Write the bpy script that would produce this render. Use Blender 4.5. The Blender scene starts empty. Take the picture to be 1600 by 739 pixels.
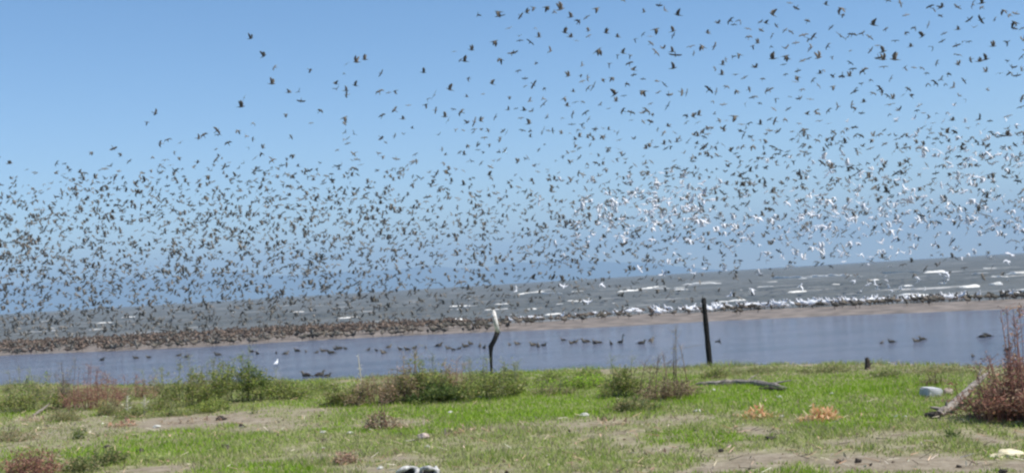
import bpy, math, random
import numpy as np
from mathutils import Vector, Matrix, noise

rng = random.Random(11)
nr = np.random.default_rng(7)
S = bpy.context.scene
C = S.collection
R = math.radians

# ------------------------------------------------------------------ camera
W0, H0, F = 1600.0, 739.0, 1931.0          # photograph size and focal length in its pixels
EYE = Vector((0, 0, 1.85))
ROLL = R(3.42)
PITCH = math.atan(73.0 * math.cos(ROLL) / F)
fwd = Vector((0, math.cos(PITCH), math.sin(PITCH)))
r0 = Vector((1, 0, 0)); u0 = r0.cross(fwd)
right = r0 * math.cos(ROLL) - u0 * math.sin(ROLL)
up = r0 * math.sin(ROLL) + u0 * math.cos(ROLL)
cd = bpy.data.cameras.new("camera")
cam = bpy.data.objects.new("camera", cd); C.objects.link(cam)
cam.matrix_world = Matrix(((right.x, up.x, -fwd.x, EYE.x), (right.y, up.y, -fwd.y, EYE.y), (right.z, up.z, -fwd.z, EYE.z), (0, 0, 0, 1)))
cd.sensor_width = 36; cd.lens = 36 * F / W0
cd.clip_start = 0.1; cd.clip_end = 90000
S.camera = cam

# ------------------------------------------------------------------ sky, sun, exposure
SUN_EL, SUN_AZ = R(57), R(112)              # azimuth clockwise from +Y
w = bpy.data.worlds.new("World"); S.world = w; w.use_nodes = True
nt = w.node_tree
for n in list(nt.nodes): nt.nodes.remove(n)
sky = nt.nodes.new('ShaderNodeTexSky'); sky.sky_type = 'NISHITA'; sky.sun_disc = False
sky.sun_elevation = SUN_EL; sky.sun_rotation = SUN_AZ
sky.air_density = 0.75; sky.dust_density = 0.0; sky.ozone_density = 0.0; sky.altitude = 0
bg = nt.nodes.new('ShaderNodeBackground'); bg.inputs[1].default_value = 0.126
wo = nt.nodes.new('ShaderNodeOutputWorld')
hs_ = nt.nodes.new('ShaderNodeHueSaturation'); hs_.inputs['Saturation'].default_value = 1.25
nt.links.new(sky.outputs[0], hs_.inputs['Color']); nt.links.new(hs_.outputs[0], bg.inputs[0]); nt.links.new(bg.outputs[0], wo.inputs[0])
sl = bpy.data.lights.new("sun", 'SUN'); sl.energy = 4.9; sl.angle = R(0.5); sl.color = (1, 0.955, 0.89)
so = bpy.data.objects.new("sun", sl); C.objects.link(so)
sd = Vector((math.sin(SUN_AZ) * math.cos(SUN_EL), math.cos(SUN_AZ) * math.cos(SUN_EL), math.sin(SUN_EL)))
so.rotation_euler = (-sd).to_track_quat('-Z', 'Y').to_euler()
so.location = (40, 20, 60)
S.view_settings.view_transform = 'Standard'; S.view_settings.look = 'None'
S.view_settings.exposure = 0.33; S.view_settings.gamma = 1
S.view_settings.use_curve_mapping = False
S.cycles.pixel_filter_type = 'BLACKMAN_HARRIS'; S.cycles.filter_width = 2.4
S.cycles.volume_bounces = 0

# ------------------------------------------------------------------ helpers
def ray(px, py):
    return (fwd * F + right * (px - W0 / 2) - up * (py - H0 / 2)).normalized()
def at_z(px, py, z=0.0):
    d = ray(px, py); t = (z - EYE.z) / d.z
    return EYE + d * t
def at_d(px, py, dist):
    d = ray(px, py)
    return EYE + d * (dist / d.dot(fwd))
def to_px(p):
    v = Vector(p) - EYE; z = v.dot(fwd)
    return W0 / 2 + F * v.dot(right) / z, H0 / 2 - F * v.dot(up) / z
def hor(px): return 489 - (px - 28) * 0.0598

def tag(o, label=None, cat=None, group=None, kind=None):
    if label: o['label'] = label
    if cat: o['category'] = cat
    if group: o['group'] = group
    if kind: o['kind'] = kind
    return o
def mesh_np(name, V, Fc, mats=(), parent=None, mi=None, smooth=False, attrs=None):
    """V (n,3) array; Fc (m,k) array of one polygon size or a list of lists"""
    me = bpy.data.meshes.new(name)
    V = np.asarray(V, dtype=np.float32)
    if isinstance(Fc, np.ndarray):
        m, k = Fc.shape
        me.vertices.add(len(V)); me.vertices.foreach_set('co', V.ravel())
        me.loops.add(m * k); me.loops.foreach_set('vertex_index', Fc.astype(np.int32).ravel())
        me.polygons.add(m); me.polygons.foreach_set('loop_start', np.arange(0, m * k, k, dtype=np.int32))
        me.polygons.foreach_set('loop_total', np.full(m, k, dtype=np.int32))
        me.update(calc_edges=True)
    else:
        me.from_pydata([tuple(map(float, v)) for v in V], [], [list(f) for f in Fc]); me.update()
    for mt in mats: me.materials.append(mt)
    if mi is not None: me.polygons.foreach_set('material_index', np.asarray(mi, dtype=np.int32))
    if smooth: me.polygons.foreach_set('use_smooth', np.ones(len(me.polygons), dtype=bool))
    if attrs:
        for an, (dom, typ, data) in attrs.items():
            a = me.attributes.new(an, typ, dom)
            a.data.foreach_set('color' if typ == 'FLOAT_COLOR' else 'value', np.asarray(data, dtype=np.float32).ravel())
    o = bpy.data.objects.new(name, me); C.objects.link(o)
    if parent is not None: o.parent = parent
    return o
def empty(name, loc):
    o = bpy.data.objects.new(name, None); C.objects.link(o); o.location = loc; o.empty_display_size = .1
    return o

class MB:
    def __init__(s): s.v = []; s.f = []; s.c = []; s.m = []
    def add(s, V, Fc, col=(1, 1, 1), m=0):
        b = len(s.v); s.v += [tuple(x) for x in V]
        for f in Fc: s.f.append([i + b for i in f]); s.c.append(col); s.m.append(m)
    def tube(s, pts, rad, n=5, col=(1, 1, 1), m=0, cap=True):
        pts = [Vector(p) for p in pts]; rings = []
        for i, p in enumerate(pts):
            t = (pts[min(i + 1, len(pts) - 1)] - pts[max(i - 1, 0)]).normalized()
            a = t.cross(Vector((0.3, 0.9, 0.2))).normalized(); b = t.cross(a)
            r = rad[i] if isinstance(rad, (list, tuple)) else rad
            rings.append([p + (a * math.cos(2 * math.pi * k / n) + b * math.sin(2 * math.pi * k / n)) * r for k in range(n)])
        V = [x for rg in rings for x in rg]; Fc = []
        for i in range(len(pts) - 1):
            for k in range(n):
                k2 = (k + 1) % n
                Fc.append([i * n + k, i * n + k2, (i + 1) * n + k2, (i + 1) * n + k])
        if cap:
            Fc.append(list(range(n))[::-1]); Fc.append([(len(pts) - 1) * n + k for k in range(n)])
        s.add(V, Fc, col, m)
    def build(s, name, mats, parent=None, smooth=False):
        o = mesh_np(name, np.array(s.v), s.f, mats if isinstance(mats, (list, tuple)) else [mats], parent, s.m, smooth,
                    {'tint': ('FACE', 'FLOAT_COLOR', [(*c, 1) for c in s.c])})
        return o

# ------------------------------------------------------------------ materials
def mat(name):
    m = bpy.data.materials.new(name); m.use_nodes = True
    t = m.node_tree; b = t.nodes['Principled BSDF']
    return m, t, b
def N(t, typ, **kw):
    n = t.nodes.new(typ)
    for k, v in kw.items(): setattr(n, k, v)
    return n
def noise_mat(name, c1, c2, scale=8, rough=.8, bump=.3, detail=6, spec=.3, contrast=(.35, .65)):
    m, t, b = mat(name)
    tc = N(t, 'ShaderNodeTexCoord'); nz = N(t, 'ShaderNodeTexNoise'); nz.inputs['Scale'].default_value = scale; nz.inputs['Detail'].default_value = detail
    rp = N(t, 'ShaderNodeValToRGB'); rp.color_ramp.elements[0].position = contrast[0]; rp.color_ramp.elements[1].position = contrast[1]
    rp.color_ramp.elements[0].color = (*c1, 1); rp.color_ramp.elements[1].color = (*c2, 1)
    t.links.new(tc.outputs['Object'], nz.inputs['Vector']); t.links.new(nz.outputs[0], rp.inputs[0]); t.links.new(rp.outputs[0], b.inputs['Base Color'])
    bp = N(t, 'ShaderNodeBump'); bp.inputs['Strength'].default_value = bump; bp.inputs['Distance'].default_value = .02
    t.links.new(nz.outputs[0], bp.inputs['Height']); t.links.new(bp.outputs[0], b.inputs['Normal'])
    b.inputs['Roughness'].default_value = rough; b.inputs['Specular IOR Level'].default_value = spec
    return m
def tint_mat(name, rough=.7, trans=.0, spec=.25):
    m, t, b = mat(name)
    at = N(t, 'ShaderNodeAttribute', attribute_name='tint')
    t.links.new(at.outputs['Color'], b.inputs['Base Color'])
    b.inputs['Roughness'].default_value = rough; b.inputs['Specular IOR Level'].default_value = spec
    if trans > 0:
        tr = N(t, 'ShaderNodeBsdfTranslucent'); mx = N(t, 'ShaderNodeMixShader'); mx.inputs[0].default_value = trans
        t.links.new(at.outputs['Color'], tr.inputs[0]); t.links.new(b.outputs[0], mx.inputs[1]); t.links.new(tr.outputs[0], mx.inputs[2])
        t.links.new(mx.outputs[0], t.nodes['Material Output'].inputs[0])
    return m
M_leaf = tint_mat('leaf', .6, .42)
M_blade = tint_mat('grass_blade', .6, .42)
M_tint = tint_mat('dry_matter', .8)
M_blackwood = noise_mat('tarred_wood', (.006, .006, .006), (.022, .02, .018), 30, .85, .6)
M_driftwood = noise_mat('weathered_wood', (.13, .11, .09), (.33, .29, .25), 26, .85, .6)
M_darkwood = noise_mat('dark_wood', (.03, .025, .02), (.09, .07, .055), 26, .85, .6)
M_pipe = noise_mat('white_pipe', (.42, .38, .33), (.76, .73, .68), 22, .5, .1)
M_stone = noise_mat('pale_stone', (.36, .35, .30), (.56, .55, .48), 22, .8, .5)
M_greystone = noise_mat('grey_block', (.38, .38, .38), (.56, .56, .55), 9, .75, .3)
M_white = noise_mat('dirty_white_plastic', (.22, .21, .20), (.66, .64, .60), 26, .45, .3)
M_hollow_shade = noise_mat('painted_shade', (.02, .02, .02), (.07, .06, .05), 12, .9, .2)  # near-black colour standing in for shade inside the litter
M_clod = noise_mat('dark_clod', (.02, .017, .014), (.07, .055, .045), 20, .9, .6)
M_cream = noise_mat('cream_husk', (.55, .47, .30), (.80, .72, .50), 10, .8, .4)
def plumage(name, c1, c2, scale=5):
    m = noise_mat(name, c1, c2, scale, .75, .0); t = m.node_tree
    oi = N(t, 'ShaderNodeObjectInfo'); ad = N(t, 'ShaderNodeMath', operation='MULTIPLY_ADD'); ad.inputs[1].default_value = .5
    nz = next(n for n in t.nodes if n.type == 'TEX_NOISE'); rp = next(n for n in t.nodes if n.type == 'VALTORGB')
    sb = N(t, 'ShaderNodeMath', operation='SUBTRACT'); sb.inputs[1].default_value = .25
    t.links.new(nz.outputs[0], sb.inputs[0]); t.links.new(oi.outputs['Random'], ad.inputs[0]); t.links.new(sb.outputs[0], ad.inputs[2]); t.links.new(ad.outputs[0], rp.inputs[0])
    return m
M_bd = plumage('dark_plumage', (.06, .058, .045), (.17, .145, .11))
M_fl = noise_mat('flock_plumage', (.08, .08, .068), (.26, .235, .20), 1.1, .75, .0)
M_cr1 = noise_mat('crowd_back', (.022, .018, .015), (.11, .085, .065), 3.1, .75, .0)
M_cr2 = noise_mat('crowd_breast', (.07, .055, .045), (.28, .205, .155), 2.3, .75, .0)
M_bd2 = plumage('brown_plumage', (.09, .078, .062), (.21, .175, .14))
M_bw = noise_mat('white_plumage', (.80, .80, .80), (.88, .88, .88), 5, .7, .0)
M_bg = noise_mat('grey_mantle', (.62, .63, .65), (.78, .78, .79), 5, .7, .0)
M_bill = noise_mat('bill', (.12, .06, .025), (.20, .10, .04), 5, .5, .0)
M_legs = noise_mat('leg_skin', (.03, .025, .02), (.06, .045, .03), 5, .6, .0)
BM = [M_bd, M_bd2, M_bill, M_legs]          # dark bird slots: upper, breast, bill, legs
WM = [M_bg, M_bw, M_bill, M_legs]           # white bird slots

# ------------------------------------------------------------------ shore and bar outlines (metres)
SH = [(-60, 611), (28, 602), (200, 604), (350, 601), (500, 594), (650, 588), (800, 583), (950, 578), (1100, 575), (1300, 573), (1450, 575), (1600, 579), (1700, 583)]
sh = [at_z(x, y, .2) for x, y in SH]
shx = np.array([p.x for p in sh]); shy = np.array([p.y for p in sh])
shx = np.concatenate([[-9000, -200, -60], shx, [30, 200, 9000]]); shy = np.concatenate([[60, 60, 44], shy, [14.5, 9, 9]])
def shore(x): return np.interp(x, shx, shy)
BN = [(-100, 561), (28, 554), (170, 549), (320, 542), (470, 533), (620, 525), (760, 519), (860, 515), (1000, 508), (1100, 502), (1300, 494), (1480, 487), (1600, 482), (1700, 477)]
BF = [(-100, 541), (28, 534), (170, 530), (320, 521), (470, 512), (620, 507), (760, 504), (860, 500), (1000, 487), (1100, 485), (1300, 476), (1480, 470), (1600, 465), (1700, 460)]
bn = [at_z(x, y, .0) for x, y in BN]; bf = [at_z(x, y, .1) for x, y in BF]
def ext(P, l, r):
    xs = np.array([p.x for p in P]); ys = np.array([p.y for p in P])
    return np.concatenate([[-9000, -150], xs, [150, 9000]]), np.concatenate([[l, l], ys, [r, r]])
bnx, bny = ext(bn, 110, 22); bfx, bfy = ext(bf, 150, 27)
def barn(x): return np.interp(x, bnx, bny)
def barf(x): return np.interp(x, bfx, bfy)
def barc(x): return (barn(x) + barf(x)) / 2

def fbm(x, y, s, seed=0, o=4):
    out = 0; a = 1.0; f = s
    for i in range(o):
        out += a * noise.noise(Vector((x * f + seed * 17.3, y * f - seed * 9.1, seed * 3.7 + i))); a *= .5; f *= 2.1
    return out

# ------------------------------------------------------------------ ground cover map, in metres on the ground
def ell(px, py, rx, ry, amt):
    c = at_z(px, py, .25); e = at_z(px + rx, py, .25); a = at_z(px, py - ry, .25); b = at_z(px, py + ry, .25)
    return (c.x, (a.y + b.y) / 2, abs(e.x - c.x), abs(a.y - b.y) / 2, amt)
BARE = [ell(*e) for e in [(330, 655, 110, 14, 1.0), (430, 662, 60, 10, .8), (120, 678, 110, 20, .6), (60, 650, 50, 14, .55), (160, 655, 60, 10, .6),
        (1185, 672, 42, 13, 1.0), (1200, 716, 110, 15, 1.1), (1330, 722, 90, 14, 1.0), (1460, 722, 140, 14, 1.1), (1540, 684, 34, 16, 1.0), (1590, 672, 30, 10, .9), (1600, 725, 60, 14, 1.0),
        (1060, 657, 90, 7, .8), (950, 660, 80, 7, .75), (1030, 701, 50, 8, .8), (830, 668, 110, 9, .5), (610, 662, 60, 8, .7), (700, 690, 60, 10, .4), (1330, 690, 70, 7, .75), (1420, 677, 80, 8, .6),
        (255, 735, 60, 7, .9), (1110, 708, 40, 8, .7), (900, 725, 30, 5, .5), (540, 712, 30, 8, .4), (760, 728, 60, 7, .45), (660, 720, 50, 6, .5), (1270, 655, 60, 6, .5), (1000, 735, 60, 6, .5)]]
LUSH = [ell(*e) for e in [(830, 642, 250, 20, 1.0), (1230, 618, 260, 22, 1.2), (1330, 640, 160, 14, .7), (300, 700, 110, 16, .7), (470, 632, 90, 10, .8), (560, 640, 100, 12, .6), (1000, 615, 150, 18, .7), (1440, 605, 100, 20, .8)]]
def cover(x, y):
    """bare 0..1, lush 0..1"""
    n1 = fbm(x, y, .9, 1, 4); n2 = fbm(x, y, 3.2, 2, 3); b = 0; l = 0
    for cx, cy, rx, ry, a in BARE:
        d = math.hypot((x - cx) / rx, (y - cy) / ry)
        if d < 2: b = max(b, a * min(1, max(0, 1.55 - d + n1 * .7 + n2 * .35)))
    for cx, cy, rx, ry, a in LUSH:
        d = math.hypot((x - cx) / rx, (y - cy) / ry)
        if d < 2: l = max(l, a * min(1, max(0, 1.5 - d + n1 * .5)))
    b = max(b, .75 * (n1 + n2 * .9) + .12 - l)
    return min(1, max(0, b)), min(1, max(0, l))

def gheight(x, y, fine=True):
    s = float(shore(x)) - y
    k = min(1, max(0, (s + .9) / 1.3)); k = k * k * (3 - 2 * k)
    h = -.55 + k * .80
    if fine: h += (fbm(x, y, .25, 5, 3) * .035 + fbm(x, y, 1.7, 6, 2) * .012) * k
    return h

# ------------------------------------------------------------------ ground
fx = np.arange(-26, 26.01, .16); fy = np.arange(4, 44.01, .16)
gx = np.concatenate([[-28000, -3000, -900, -300, -120, -70, -48, -36, -30], fx, [30, 36, 48, 70, 120, 300, 900, 3000, 28000]])
gy = np.concatenate([[-28000, -2500, -600, -150, -50, -20, -8, -2, 1], fy, [46, 50, 60, 80, 120, 180, 260, 400]])
V = []; bare = []
for y in gy:
    for x in gx:
        inner = -30 < x < 30 and 1 < y < 45
        V.append((x, y, gheight(x, y, inner)))
        if inner and y < float(shore(x)) + .6:
            bare.append(cover(x, y)[0])
        else: bare.append(.3)
nx, ny = len(gx), len(gy)
ii = np.arange(nx * ny).reshape(ny, nx)
Fq = np.stack([ii[:-1, :-1], ii[:-1, 1:], ii[1:, 1:], ii[1:, :-1]], -1).reshape(-1, 4)
M_ground, t, b = mat('meadow_soil')
at = N(t, 'ShaderNodeAttribute', attribute_name='bare'); tc = N(t, 'ShaderNodeTexCoord')
n1 = N(t, 'ShaderNodeTexNoise'); n1.inputs['Scale'].default_value = 7; n1.inputs['Detail'].default_value = 8; n1.inputs['Roughness'].default_value = .7
n2 = N(t, 'ShaderNodeTexNoise'); n2.inputs['Scale'].default_value = 1.6; n2.inputs['Detail'].default_value = 5
for q in (n1, n2): t.links.new(tc.outputs['Object'], q.inputs['Vector'])
soil = N(t, 'ShaderNodeValToRGB'); e = soil.color_ramp.elements; e[0].position = .3; e[1].position = .68; e[0].color = (.17, .135, .09, 1); e[1].color = (.37, .315, .235, 1)
turf = N(t, 'ShaderNodeValToRGB'); e = turf.color_ramp.elements; e[0].position = .32; e[1].position = .66; e[0].color = (.16, .19, .05, 1); e[1].color = (.33, .31, .17, 1)
t.links.new(n1.outputs[0], soil.inputs[0]); t.links.new(n1.outputs[0], turf.inputs[0])
ad = N(t, 'ShaderNodeMath', operation='MULTIPLY_ADD'); ad.inputs[1].default_value = 1.1
sb = N(t, 'ShaderNodeMath', operation='SUBTRACT'); sb.inputs[1].default_value = .52
t.links.new(n2.outputs[0], sb.inputs[0]); t.links.new(at.outputs['Fac'], ad.inputs[0]); t.links.new(sb.outputs[0], ad.inputs[2])
ad.use_clamp = True
mx = N(t, 'ShaderNodeMix', data_type='RGBA'); t.links.new(ad.outputs[0], mx.inputs['Factor']); t.links.new(turf.outputs[0], mx.inputs['A']); t.links.new(soil.outputs[0], mx.inputs['B'])
t.links.new(mx.outputs['Result'], b.inputs['Base Color']); b.inputs['Roughness'].default_value = .95; b.inputs['Specular IOR Level'].default_value = .1
bp = N(t, 'ShaderNodeBump'); bp.inputs['Strength'].default_value = .7; bp.inputs['Distance'].default_value = .04; t.links.new(n1.outputs[0], bp.inputs['Height']); t.links.new(bp.outputs[0], b.inputs['Normal'])
g = mesh_np('ground', V, Fq, [M_ground], smooth=True, attrs={'bare': ('POINT', 'FLOAT', bare)}); tag(g, kind='structure')

# ------------------------------------------------------------------ water
def water_mat(name, base, rough, sc, strength, dist, spec, stretch=(1, 1, 1), c2=None):
    m, t, b = mat(name)
    tc = N(t, 'ShaderNodeTexCoord'); mp = N(t, 'ShaderNodeMapping'); mp.inputs['Scale'].default_value = stretch
    t.links.new(tc.outputs['Object'], mp.inputs[0])
    a = N(t, 'ShaderNodeTexNoise'); a.inputs['Scale'].default_value = sc; a.inputs['Detail'].default_value = 6; a.inputs['Roughness'].default_value = .6
    t.links.new(mp.outputs[0], a.inputs['Vector'])
    bp = N(t, 'ShaderNodeBump'); bp.inputs['Strength'].default_value = strength; bp.inputs['Distance'].default_value = dist
    t.links.new(a.outputs[0], bp.inputs['Height']); t.links.new(bp.outputs[0], b.inputs['Normal'])
    n = N(t, 'ShaderNodeTexNoise'); n.inputs['Scale'].default_value = sc * .12; n.inputs['Detail'].default_value = 5
    t.links.new(mp.outputs[0], n.inputs['Vector'])
    rp = N(t, 'ShaderNodeValToRGB'); rp.color_ramp.elements[0].position = .35; rp.color_ramp.elements[1].position = .65
    rp.color_ramp.elements[0].color = (*base, 1); rp.color_ramp.elements[1].color = (*(c2 or base), 1)
    t.links.new(n.outputs[0], rp.inputs[0]); t.links.new(rp.outputs[0], b.inputs['Base Color'])
    b.inputs['Roughness'].default_value = rough; b.inputs['Specular IOR Level'].default_value = spec; b.inputs['IOR'].default_value = 1.33
    return m
M_lagoon = water_mat('lagoon_water', (.125, .15, .205), .14, 3.2, 1.0, .38, .5, (.4, 1.6, 1), (.19, .205, .26))
M_sea = water_mat('muddy_sea_water', (.105, .115, .112), .5, 1.1, 1.0, .5, .26, (.35, 1.2, 1), (.155, .162, .156))
t = M_sea.node_tree; b = t.nodes['Principled BSDF']
tc = N(t, 'ShaderNodeTexCoord'); mp = N(t, 'ShaderNodeMapping'); mp.inputs['Scale'].default_value = (.10, .42, 1)
nz = N(t, 'ShaderNodeTexNoise'); nz.inputs['Scale'].default_value = 1; nz.inputs['Detail'].default_value = 7; nz.inputs['Roughness'].default_value = .65
rp = N(t, 'ShaderNodeValToRGB'); rp.color_ramp.elements[0].position = .60; rp.color_ramp.elements[1].position = .68
fm = N(t, 'ShaderNodeMix', data_type='RGBA'); fm.inputs['B'].default_value = (.5, .49, .46, 1)
t.links.new(tc.outputs['Object'], mp.inputs[0]); t.links.new(mp.outputs[0], nz.inputs['Vector']); t.links.new(nz.outputs[0], rp.inputs[0]); t.links.new(rp.outputs[0], fm.inputs['Factor'])
old = b.inputs['Base Color'].links[0].from_socket; t.links.new(old, fm.inputs['A']); t.links.new(fm.outputs['Result'], b.inputs['Base Color'])
xs = np.concatenate([np.linspace(-600, -60, 20), np.arange(-58, 58.1, 1.0), np.linspace(60, 600, 20)])
V = []
for x in xs:
    y0 = float(shore(x)) - 1.2; y1 = float(barc(x))
    for k in range(13): V.append((x, y0 + (y1 - y0) * k / 12, 0))
ii = np.arange(len(xs) * 13).reshape(len(xs), 13)
Fq = np.stack([ii[:-1, :-1], ii[1:, :-1], ii[1:, 1:], ii[:-1, 1:]], -1).reshape(-1, 4)
tag(mesh_np('lagoon', V, Fq, [M_lagoon]), kind='structure')
NT, NU = 620, 340
tt = np.concatenate([np.linspace(0, 4, 20, endpoint=False), np.geomspace(4, 27500, NT - 20)])
uu = np.linspace(-1, 1, NU); uu = np.sign(uu) * np.abs(uu) ** 2.2
X = uu[None, :] * (600 + tt[:, None] * 1.0)
T = np.repeat(tt[:, None], NU, 1)
Y = np.vectorize(lambda v: float(barc(v)))(X) * np.exp(-T / 600) + 50 * (1 - np.exp(-T / 600)) + T
amp = np.clip((T - 5) / 30, 0, 1) * np.clip(1.6 - T / 700, 0.0, 1)
ph = .05 * X
Z = amp * (.10 * np.sin(Y * .55 + 1.3 * np.sin(X * .06) + ph) + .07 * np.sin(Y * .93 - X * .11 + 2 * np.sin(X * .031)) + .05 * np.sin(Y * 1.9 + X * .33 + np.sin(Y * .2)))
Z = np.sign(Z) * np.abs(Z) ** 1.0
Vs = np.stack([X, Y, Z], -1).reshape(-1, 3)
ii = np.arange(NT * NU).reshape(NT, NU)
Fq = np.stack([ii[:-1, :-1], ii[:-1, 1:], ii[1:, 1:], ii[1:, :-1]], -1).reshape(-1, 4)
tag(mesh_np('sea', Vs, Fq, [M_sea], smooth=True), kind='structure')

# sandbar
M_sand = noise_mat('wet_sand', (.13, .11, .092), (.25, .21, .175), 1.6, .75, .4, 8)
xs = np.concatenate([np.linspace(-600, -70, 30), np.arange(-68, 60, .6), np.linspace(62, 600, 30)])
prof = [(-.08, -.12), (0, -.01), (.05, .03), (.2, .10), (.45, .15), (.7, .13), (.92, .05), (1.0, 0.0), (1.15, -.12)]
V = []
for x in xs:
    a, c = float(barn(x)), float(barf(x))
    a += .5 * fbm(x, 3, .13, 8, 3); c += .9 * fbm(x, 9, .10, 9, 3)
    for u, z in prof:
        y = a + (c - a) * u
        V.append((x, y, z + (.02 * fbm(x, y, .6, 10, 2) if 0 < u < 1 else 0)))
k = len(prof); ii = np.arange(len(xs) * k).reshape(len(xs), k)
Fq = np.stack([ii[:-1, :-1], ii[1:, :-1], ii[1:, 1:], ii[:-1, 1:]], -1).reshape(-1, 4)
tag(mesh_np('sandbar', V, Fq, [M_sand], smooth=True), kind='structure')

# breaking waves: lumpy foam crests on the sea surface
M_foam = noise_mat('foam', (.62, .60, .54), (.82, .81, .76), 2.2, .8, .5)
foam = MB()
def breaker(x0, y0, x1, y1, hgt, dep, seed):
    p = at_z(x0, y0, .1); q = at_z(x1, y1, .1); n = max(10, int((q - p).length / .35))
    rows = []
    for i in range(n + 1):
        s = i / n; c = p.lerp(q, s); e = min(1, 5 * s, 5 * (1 - s)) ** .6
        h = hgt * e * (.55 + .55 * abs(fbm(c.x, seed, .7, 3, 3)) + .25 * fbm(c.x, seed, 2.9, 4, 2)); d = dep * (.4 + .6 * e)
        yy = c.y + .8 * fbm(c.x, seed, .22, 12, 2)
        rows.append([(c.x, yy - d * .62, -.05), (c.x, yy - d * .5, h * .45), (c.x, yy - d * .25, h * .95), (c.x, yy, h), (c.x, yy + d * .5, h * .4), (c.x, yy + d, -.05)])
    V = [v for r_ in rows for v in r_]; Fc = []
    for i in range(n):
        for j in range(5): Fc.append([i * 6 + j, (i + 1) * 6 + j, (i + 1) * 6 + j + 1, i * 6 + j + 1])
    foam.add(V, Fc)
for i, a in enumerate([(1203, 435, 1262, 433, .42, 2.5), (1255, 433, 1332, 430, .46, 2.5), (1366, 427, 1440, 425, .45, 3), (1442, 427, 1478, 424, .4, 2.5), (1062, 445, 1128, 442, .4, 2),
        (806, 460, 852, 455, .30, 2), (835, 458, 880, 458, .34, 2), (962, 456, 1000, 453, .28, 2), (990, 452, 1045, 447, .26, 2), (1010, 451, 1050, 450, .2, 2), (1575, 428, 1640, 425, .4, 2.5), (1515, 428, 1545, 427, .3, 2),
        (588, 508, 622, 506, .13, 1), (632, 507, 666, 505, .11, 1), (840, 506, 910, 498, .07, .7), (880, 504, 940, 500, .05, .6), (1180, 449, 1215, 448, .2, 1.5), (1140, 455, 1165, 453, .2, 1.4), (1350, 439, 1376, 437, .3, 1.5),
        (1405, 446, 1425, 446, .16, 1), (700, 478, 735, 476, .14, 1), (450, 487, 476, 486, .2, 1.5), (190, 496, 214, 495, .3, 2), (60, 503, 80, 502, .25, 2), (1000, 490, 1040, 488, .06, .6), (-60, 500, -20, 497, .3, 2), (1640, 436, 1720, 431, .3, 2),
        (790, 491, 840, 489, .10, .8), (850, 489, 880, 487, .09, .8), (925, 476, 950, 475, .12, 1), (1120, 470, 1150, 468, .1, .8), (1230, 455, 1262, 453, .12, 1), (1290, 461, 1330, 459, .1, .8), (1500, 446, 1530, 444, .12, 1)]):
    breaker(*a, i * 3.1)
for i in range(70):
    fxp = rng.uniform(760, 1680) if rng.random() < .75 else rng.uniform(0, 800); hh_ = rng.uniform(16, 62); fyp = hor(fxp) + hh_
    if fyp > float(np.interp(fxp, [q[0] for q in BF], [q[1] for q in BF])) - 6: continue
    L_ = rng.uniform(10, 34); breaker(fxp, fyp, fxp + L_, fyp - L_ * .05, rng.uniform(.12, .26) * (20 / hh_) ** .4, rng.uniform(.7, 1.8), i * 2.7 + 9)
tag(foam.build('surf', [M_foam], smooth=False), kind='structure')

# far mountains
M_mtn = noise_mat('forested_slope', (.045, .06, .04), (.10, .11, .07), .004, .95, .2)
gx2 = np.linspace(-26000, 5200, 240); gy2 = np.linspace(23000, 27500, 46)
V = []
def ridge(x):
    px = 800 + F * x / 25500
    return float(np.interp(px, [-1500, -200, 28, 150, 300, 450, 600, 700, 800, 900, 1000, 1090, 1150], [44, 46, 44, 40, 42, 36, 31, 29, 29, 29, 18, 5, -4])) / F * 25500
for y in gy2:
    for x in gx2:
        u = (y - 23000) / 4500; prof_ = math.sin(math.pi * min(1, u * .85)) ** .8 if u > 0 else 0
        rr = ridge(x) * (1 + .16 * fbm(x, 0, .0005, 21, 5))
        z = rr * prof_ * (1 + .18 * fbm(x, y, .001, 22, 4)) - 1.0
        V.append((x, y, z))
ii = np.arange(len(gx2) * len(gy2)).reshape(len(gy2), len(gx2))
Fq = np.stack([ii[:-1, :-1], ii[:-1, 1:], ii[1:, 1:], ii[1:, :-1]], -1).reshape(-1, 4)
tag(mesh_np('mountains', V, Fq, [M_mtn], smooth=True), kind='structure')

# haze
bx = [(-28500, 28500), (-28500, 28500), (-2.0, 850)]
V = [(bx[0][i], bx[1][j], bx[2][k_]) for i in (0, 1) for j in (0, 1) for k_ in (0, 1)]
Fc = [[0, 1, 3, 2], [4, 6, 7, 5], [0, 4, 5, 1], [2, 3, 7, 6], [0, 2, 6, 4], [1, 5, 7, 3]]
M_haze = bpy.data.materials.new('haze_air'); M_haze.use_nodes = True; t = M_haze.node_tree
for n in list(t.nodes): t.nodes.remove(n)
pv = N(t, 'ShaderNodeVolumePrincipled'); pv.inputs['Density'].default_value = 1.0e-4; pv.inputs['Color'].default_value = (.52, .75, .98, 1); pv.inputs['Anisotropy'].default_value = 0.0
ou = N(t, 'ShaderNodeOutputMaterial'); t.links.new(pv.outputs[0], ou.inputs['Volume'])
tag(mesh_np('haze', V, Fc, [M_haze]), kind='stuff', label='pale blue haze softening the far shore and mountains', cat='haze')

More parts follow.
